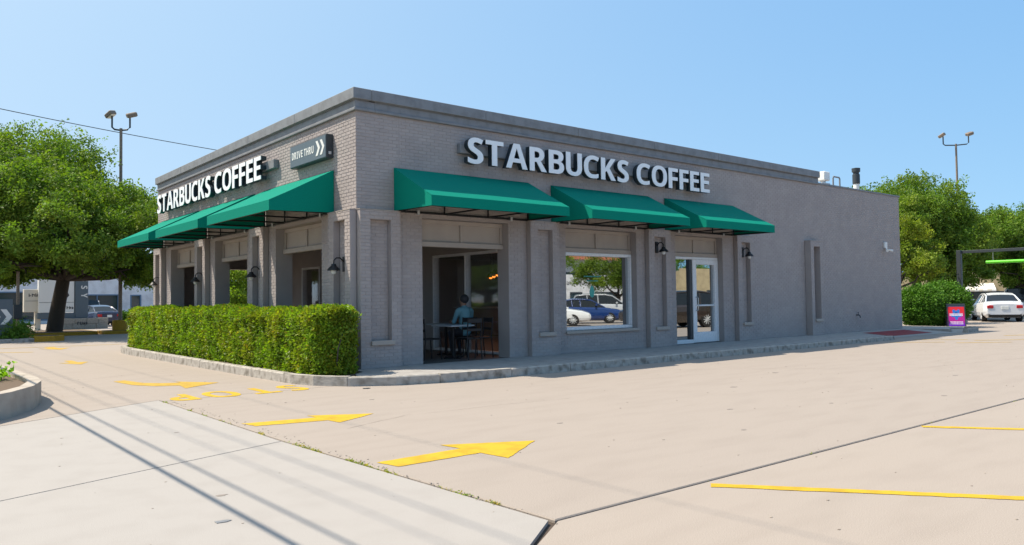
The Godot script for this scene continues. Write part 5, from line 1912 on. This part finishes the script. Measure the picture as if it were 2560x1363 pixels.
# ------------------------------------------------------------------ background, right
func make_right_background():
	make_car("white_sedan", "white sedan seen from behind at the right edge, waiting in the drive lane", "car", "sedan", Vector3(35.6, 0.0, -0.5), PI - 1.07, Color(0.70, 0.71, 0.73))
	make_car("parked_car", "dark car in the drive lane beyond the white sedan", "car", "suv", Vector3(46.0, 0.0, -3.0), PI - 1.2, Color(0.03, 0.035, 0.045))
	make_car("parked_car", "grey car parked behind the poster board", "car", "sedan", Vector3(43.0, 0.0, -6.0), PI - 1.2, Color(0.12, 0.13, 0.15))
	# clearance bar
	var c := thing("clearance_bar", "dark drive-through height bar with a hanging bright green strip", "height bar", Vector3(34.0, 0.0, -1.9), 0.0)
	var st := new_st()
	cbox(st, Vector3(-0.1, 0, -0.1), Vector3(0.1, 3.55, 0.1), 0.01)
	part("post", st, "slate_dark", c)
	st = new_st()
	cbox(st, Vector3(0.101, 3.40, -0.07), Vector3(0.16, 3.54, 4.6), 0.01)
	var beam := part("beam", st, "slate_dark", c)
	st = new_st()
	rod(st, Vector3(0.13, 3.0, 1.45), Vector3(0.13, 3.41, 1.45), 0.008, 6)
	rod(st, Vector3(0.13, 3.0, 3.6), Vector3(0.13, 3.41, 3.6), 0.008, 6)
	part("hanger", st, "galv", beam)
	st = new_st()
	tube(st, [Vector3(0.13, 2.92, 1.15), Vector3(0.13, 2.92, 4.2)], [0.075], 12)
	part("clearance_strip", st, "green_bar", c)
	# poster board
	var a := thing("poster_board", "A-frame board with a red and purple poster on the walk end", "board", Vector3(26.7, 0.0, 0.62), -1.05)
	for s in [1, -1]:
		st = new_st()
		var t := 0.14
		var p := func(x, y, o): return Vector3(x, y, s * (0.26 - y * 0.22 + o))
		for q in [[-0.33, -0.29, 0.0, 1.02], [0.29, 0.33, 0.0, 1.02], [-0.29, 0.29, 0.94, 1.02], [-0.29, 0.29, 0.06, 0.12]]:
			oquad(st, [p.call(q[0], q[2], 0.02), p.call(q[0], q[3], 0.02), p.call(q[1], q[3], 0.02), p.call(q[1], q[2], 0.02)], Vector3(0, 0.5, 0))
			oquad(st, [p.call(q[0], q[2], -0.01), p.call(q[0], q[3], -0.01), p.call(q[1], q[3], -0.01), p.call(q[1], q[2], -0.01)], Vector3(0, 0.5, s))
		part("board_frame", st, "slate_dark", a)
		st = new_st()
		var uvq := [[-0.30, 0.10], [-0.30, 0.96], [0.30, 0.96], [0.30, 0.10]]
		for i in [0, 1, 2, 0, 2, 3]:
			st.set_uv(Vector2((uvq[i][0] + 0.30) / 0.60, 1.0 - (uvq[i][1] - 0.10) / 0.86))
			st.set_normal(Vector3(0, 0.2, s).normalized())
			st.add_vertex(p.call(uvq[i][0] * s, uvq[i][1], 0.012))
		part("poster", st, poster_mat(), a)
	# yellow guard post, bin
	var y := thing("guard_post", "yellow guard post behind the poster board", "bollard", Vector3(33.2, 0.0, -1.75))
	st = new_st()
	lathe(st, Vector3.ZERO, [Vector2(0.11, 0.0), Vector2(0.11, 0.95), Vector2(0.08, 1.02), Vector2(0.0, 1.05)], 14)
	part("pipe", st, "kerb_yellow", y)
	st = new_st()
	cbox(st, Vector3(-0.2, 0, -0.2), Vector3(0.2, 0.05, 0.2), 0.01)
	part("base_plate", st, "kerb_yellow", y)
	var bn := thing("litter_bin", "small grey bin between poster board and white sedan", "bin", Vector3(31.6, 0.0, -0.95))
	st = new_st()
	lathe(st, Vector3.ZERO, [Vector2(0.20, 0.0), Vector2(0.24, 0.6), Vector2(0.26, 0.62), Vector2(0.22, 0.72), Vector2(0.0, 0.76)], 14)
	part("drum", st, "fascia", bn)
	st = new_st()
	cbox(st, Vector3(-0.1, 0.64, -0.27), Vector3(0.1, 0.70, 0.27), 0.01)
	part("flap", st, "slate_dark", bn)
	# far shop with striped awning
	var b := far_building("pale far shop with a beige and white striped awning behind the trees", Vector3(62.0, 0.0, -24.0), -0.75 - 0.35, 40.0, 3.4, 8.0, "stucco_tan", [[2.0, 0.3, 8.0, 1.6], [9.0, 0.3, 15.0, 1.6], [16.0, 0.3, 22.0, 1.6]], "slate_dark")
	for i in 11:
		st = new_st()
		var x := 10.0 + i * 0.32
		quad(st, Vector3(x, 1.75, 1.3), Vector3(x, 2.3, 0.05), Vector3(x + 0.32, 2.3, 0.05), Vector3(x + 0.32, 1.75, 1.3))
		quad(st, Vector3(x, 1.6, 1.3), Vector3(x, 1.75, 1.3), Vector3(x + 0.32, 1.75, 1.3), Vector3(x + 0.32, 1.6, 1.3))
		part("awning_stripe", st, "sign_beige" if i % 2 else "sign_white", b)

var poster_cache: StandardMaterial3D
func poster_mat() -> StandardMaterial3D:
	if poster_cache: return poster_cache
	var W := 128
	var H := 184
	var im := Image.create(W, H, false, Image.FORMAT_RGB8)
	for j in H:
		for i in W:
			var t := float(j) / H
			var c := Color(0.88, 0.12, 0.16).lerp(Color(0.72, 0.08, 0.55), smoothstep(0.25, 0.6, t)).lerp(Color(0.42, 0.10, 0.72), smoothstep(0.7, 0.95, t))
			var d := Vector2(i - 64, (j - 78) * 0.85)
			if d.length() < 34 + 8 * sin(atan2(d.y, d.x) * 5.0): c = Color(0.18, 0.45, 0.78)
			if d.length() < 15: c = Color(0.10, 0.25, 0.55)
			if j < 14: c = Color(0.10, 0.28, 0.42)
			im.set_pixel(i, j, c)
	# print: rows of white lettering blocks
	for r in [[70, 92, 12], [140, 150, 8], [156, 164, 8]]:
		var x := 14
		var k := 0
		while x < 112:
			var w := 5 + (k * 7) % 6
			im.fill_rect(Rect2i(x, r[0], w, r[1] - r[0]), Color(0.95, 0.94, 0.96))
			im.fill_rect(Rect2i(x + 2, r[0] + 3, maxi(1, w - 4), maxi(1, (r[1] - r[0]) / 3)), Color(0.6, 0.3, 0.6))
			x += w + 3
			k += 1
	poster_cache = StandardMaterial3D.new()
	poster_cache.resource_name = "poster_print"
	poster_cache.albedo_texture = ImageTexture.create_from_image(im)
	poster_cache.roughness = 0.5
	poster_cache.cull_mode = BaseMaterial3D.CULL_DISABLED
	return poster_cache

# ------------------------------------------------------------------ what the front glass mirrors
func make_across_the_lot():
	var b := far_building("white shop across the lot, mirrored in the shop window", Vector3(64.0, 0.0, 50.0), PI, 30.0, 4.2, 10.0, "stucco_white", [[2.0, 0.3, 6.0, 2.2], [8.0, 0.3, 10.0, 2.2], [11.5, 0.3, 13.5, 2.2]], "slate_dark")
	marks(b, 6.0, 10.5, 3.0, 0.5, 0.0, "text_dark", 8)
	far_building("tan shop across the lot, mirrored in the sidelight", Vector3(78.0, 0.0, 46.0), PI, 9.0, 5.0, 8.0, "stucco_tan", [[1.0, 0.3, 4.0, 2.3]], "slate_dark")
	var o := far_building("orange shop across the lot, mirrored in the glass door", Vector3(98.0, 0.0, 46.0), PI, 18.0, 5.2, 8.0, "stucco_orange", [[1.0, 0.3, 5.0, 2.3], [7.0, 0.3, 12.0, 2.3]], "slate_dark")
	var st := new_st()
	cbox(st, Vector3(0, 2.7, 0.0), Vector3(18, 3.0, 1.6), 0.02)
	part("canopy", st, "white_paint", o)
	var fb := far_building("far block with an orange tiled roof, mirrored at the top of the shop window", Vector3(110.0, 0.0, 92.0), PI, 50.0, 9.0, 12.0, "stucco_white", [[4.0, 4.0, 8.0, 6.5], [14.0, 4.0, 18.0, 6.5], [24.0, 4.0, 28.0, 6.5]], "slate_dark")
	st = new_st()
	quad(st, Vector3(-1, 8.9, 1.2), Vector3(-1, 12.5, -6), Vector3(51, 12.5, -6), Vector3(51, 8.9, 1.2))
	quad(st, Vector3(51, 8.9, -13), Vector3(51, 12.5, -6), Vector3(-1, 12.5, -6), Vector3(-1, 8.9, -13))
	part("roof", st, "roof_tile", fb)
	make_tree("leafy tree in the lot, mirrored in the shop window", Vector3(35.0, 0, 25.0), 1.7, 0.2, [[Vector3(0, 4.2, 0), Vector3(2.9, 2.2, 2.9)], [Vector3(-1.2, 3.0, 0.8), Vector3(1.7, 1.4, 1.7)], [Vector3(1.2, 3.0, -0.8), Vector3(1.7, 1.5, 1.7)]], 3600, 0.11, "leaf", Color(1, 1, 1), "trees across the lot")
	make_tree("row tree across the lot, behind the white shop roof", Vector3(50.0, 0, 64.0), 2.5, 0.3, [[Vector3(0, 5.2, 0), Vector3(5.0, 2.4, 3.0)], [Vector3(7, 5.0, 0), Vector3(4.0, 2.2, 3.0)], [Vector3(14, 5.5, 0), Vector3(4.5, 2.6, 3.0)]], 2600, 0.2, "leaf", Color(1, 1, 1), "trees across the lot")
	make_tree("row tree across the lot, behind the tan and orange shops", Vector3(80.0, 0, 60.0), 2.5, 0.3, [[Vector3(0, 6.2, 0), Vector3(5.0, 2.4, 3.0)], [Vector3(9, 6.4, 0), Vector3(5.0, 2.6, 3.0)]], 1800, 0.2, "leaf_dark", Color(1.2, 1.2, 1.2), "trees across the lot")
	make_tree("small tree behind the cafe, seen through the porch from the side", Vector3(6.0, 0, -21.5), 0.9, 0.14, [[Vector3(0, 2.6, 0), Vector3(2.2, 1.8, 1.8)], [Vector3(1.2, 1.6, -0.5), Vector3(2.0, 1.2, 1.6)], [Vector3(-1.0, 1.7, 0.5), Vector3(1.5, 1.2, 1.4)]], 3600, 0.11, "leaf", Color(1.2, 1.2, 1))
	make_tree("tree left of the drive, mirrored in the porch glazing", Vector3(-15.5, 0, -27.0), 2.0, 0.3, [[Vector3(0, 4.6, 0), Vector3(3.6, 2.8, 3.6)], [Vector3(-2, 3.4, 3.0), Vector3(3.0, 2.0, 3.0)], [Vector3(0.5, 3.2, -3.4), Vector3(3.0, 2.2, 3.0)]], 3600, 0.14, "leaf", Color(1.1, 1.1, 1), "trees left of the drive")
	make_tree("second tree left of the drive, out of the picture", Vector3(-22.5, 0, -36.0), 2.0, 0.3, [[Vector3(0, 4.6, 0), Vector3(4.0, 2.8, 4.0)], [Vector3(1, 3.2, 3.6), Vector3(3.0, 2.0, 3.0)], [Vector3(0.5, 3.2, -3.8), Vector3(3.2, 2.2, 3.2)]], 3600, 0.14, "leaf", Color(1.1, 1.1, 1), "trees left of the drive")
	var g := "cars parked across the lot"
	make_car("parked_car", "white car mirrored low in the shop window", "car", "sedan", Vector3(18.9, 0.0, 18.3), 2.36, Color(0.72, 0.72, 0.72), g)
	make_car("parked_car", "bright blue car mirrored low in the shop window", "car", "sedan", Vector3(23.0, 0.0, 19.6), 2.3, Color(0.008, 0.035, 0.15), g)
	make_car("parked_car", "silver car behind the blue one across the lot", "car", "suv", Vector3(28.2, 0.0, 23.0), 2.36, Color(0.45, 0.46, 0.48), g)
	make_car("parked_car", "dark teal car behind the white one across the lot", "car", "sedan", Vector3(23.0, 0.0, 25.0), 2.36, Color(0.02, 0.07, 0.10), g)
	make_car("parked_car", "dark brown off-roader mirrored in the glass door", "car", "suv", Vector3(24.2, 0.0, 9.2), -1.35, Color(0.035, 0.025, 0.02), g)

# ------------------------------------------------------------------ small things
func make_small_details():
	# hairline cracks and dark oil spots, thin matter on the slabs
	var lot := get_node("parking_lot")
	textured(mat("crack_dirt", Color(0.16, 0.13, 0.11), 0.95), mats.joint.albedo_texture, 0.4)
	textured(mat("oil_spot", Color(0.27, 0.23, 0.20), 0.75), mats.lot.albedo_texture, 0.3)
	for c in [[-3.1, 5.55, -1.9, 5.1], [-1.9, 5.1, 0.6, 5.35], [2.0, 11.2, 6.0, 10.4], [5.0, 3.6, 8.6, 6.9], [-5.0, -3.0, -2.2, -4.2], [8.6, 6.9, 13.0, 7.6]]:
		var a := Vector2(c[0], c[1])
		var b := Vector2(c[2], c[3])
		var up := PackedVector2Array()
		var dn := PackedVector2Array()
		var n := int(a.distance_to(b) / 0.12)
		var wob := 0.0
		var side := (b - a).orthogonal().normalized()
		for i in n + 1:
			wob = wob * 0.93 + rng.randf_range(-0.02, 0.02)
			var q := a.lerp(b, float(i) / n) + side * wob
			var w := rng.randf_range(0.0012, 0.0035) * (1.0 if i > 0 and i < n else 0.2)
			up.append(q + side * w)
			dn.append(q - side * w)
		var st0 := new_st()
		for i in n:
			quad(st0, Vector3(up[i].x, 0.002, up[i].y), Vector3(dn[i].x, 0.002, dn[i].y), Vector3(dn[i + 1].x, 0.002, dn[i + 1].y), Vector3(up[i + 1].x, 0.002, up[i + 1].y))
		part("crack", st0, "crack_dirt", lot)
	for c in [[1.4, 10.9, 0.07], [2.1, 10.75, 0.05], [0.9, 11.3, 0.045], [0.0, 8.6, 0.03], [1.2, 7.6, 0.035], [-1.1, 6.9, 0.03], [3.3, 6.2, 0.05], [2.6, 8.2, 0.03], [-0.6, 12.1, 0.03], [-2.3, 12.0, 0.025], [4.4, 8.9, 0.04], [5.8, 5.4, 0.06], [7.4, 7.9, 0.05], [-1.6, 3.4, 0.03], [-5.2, 7.6, 0.03], [-4.6, 4.4, 0.02]]:
		var poly := PackedVector2Array()
		for k in 11:
			var an := TAU * k / 11
			poly.append(Vector2(c[0], c[1]) + Vector2(cos(an) * 1.5, sin(an)) * c[2] * rng.randf_range(0.55, 1.15))
		var st1 := new_st()
		prism(st1, poly, -0.001, 0.0022)
		part("oil_spot", st1, "oil_spot", lot)
	# weeds and grit in the joint between apron and lot
	var wd := struct("joint_weeds")
	wd.set_meta("kind", "stuff")
	var xf := []
	var cols := []
	var nz := FastNoiseLite.new()
	nz.seed = 77
	nz.frequency = 0.8
	for i in 1500:
		var z := rng.randf_range(1.3, 9.6)
		var x := lerpf(-3.925, -3.815, clampf((z - 5.7) / 4.0, 0, 1)) + rng.randfn() * 0.012
		var k := nz.get_noise_1d(z * 2.0) + rng.randf_range(-0.3, 0.3)
		if k < 0.30: continue
		xf.append(Transform3D(rand_basis(rng.randf_range(0.35, 0.85)), Vector3(x, rng.randf_range(-0.016, 0.004), z)))
		var dry := rng.randf() < 0.45
		var t := rng.randf_range(0.7, 1.2)
		cols.append(Color(2.6 * t, 1.25 * t, 1.6 * t) if dry else Color(1.1 * t, 1.0 * t, t))
	for i in 120:
		var x := rng.randf_range(-3.6, 9.0)
		if nz.get_noise_1d(x * 3.0 + 60.0) < 0.25: continue
		xf.append(Transform3D(rand_basis(rng.randf_range(0.3, 0.6)), Vector3(x, rng.randf_range(-0.02, 0.004), 9.755 + rng.randfn() * 0.008)))
		cols.append(Color(1.3, 0.95, 0.9))
	multi("weed", leaf_mesh(5, 0.012, 0.035, 61, 0.35), "hedge_leaf", xf, cols, wd)
	# grit and litter crumbs lying on the lot
	xf = []
	cols = []
	var st := new_st()
	cbox(st, Vector3(-0.5, -0.3, -0.5), Vector3(0.5, 0.3, 0.5), 0.18)
	var pebble := st.commit()
	for i in 500:
		var p := Vector3(rng.randf_range(-6, 14), 0.002, rng.randf_range(-4, 13))
		if p.x > -1.6 and p.z < 2.4: continue
		var s := rng.randf_range(0.004, 0.016)
		xf.append(Transform3D(Basis(Vector3.UP, rng.randf() * TAU).scaled(Vector3(s * 1.6, s * 0.5, s)), p))
		var t := rng.randf_range(0.3, 0.9)
		cols.append(Color(t, t * 0.9, t * 0.8))
	for i in 160:
		var z := rng.randf_range(1.5, 9.6)
		xf.append(Transform3D(Basis(Vector3.UP, rng.randf() * TAU).scaled(Vector3.ONE * rng.randf_range(0.004, 0.014)), Vector3(-3.83 + rng.randfn() * 0.03, 0.003, z)))
		var t := rng.randf_range(0.3, 0.9)
		cols.append(Color(t, t * 0.92, t * 0.85))
	var gm := mat("grit", Color(0.5, 0.46, 0.42), 0.9)
	gm.vertex_color_use_as_albedo = true
	var gr := multi("grit", pebble, "grit", xf, cols, self)
	gr.name = numbered("grit")
	# one flattened dark scrap on the drive
	st = new_st()
	prism(st, P([-1.00, 2.04, -0.92, 2.07, -0.90, 2.12, -0.97, 2.13, -1.02, 2.09]), 0.001, 0.012, 0.003)
	solid("drain_lid", st, "slate_dark", "small dark metal lid lying in the drive near the hedge", "lid")
	st = new_st()
	prism(st, P([-5.48, 8.28, -5.40, 8.29, -5.38, 8.32, -5.42, 8.34, -5.48, 8.33]), 0.001, 0.005, 0.001)
	solid("scrap", st, "fascia", "small flat grey scrap on the pale apron", "scrap")
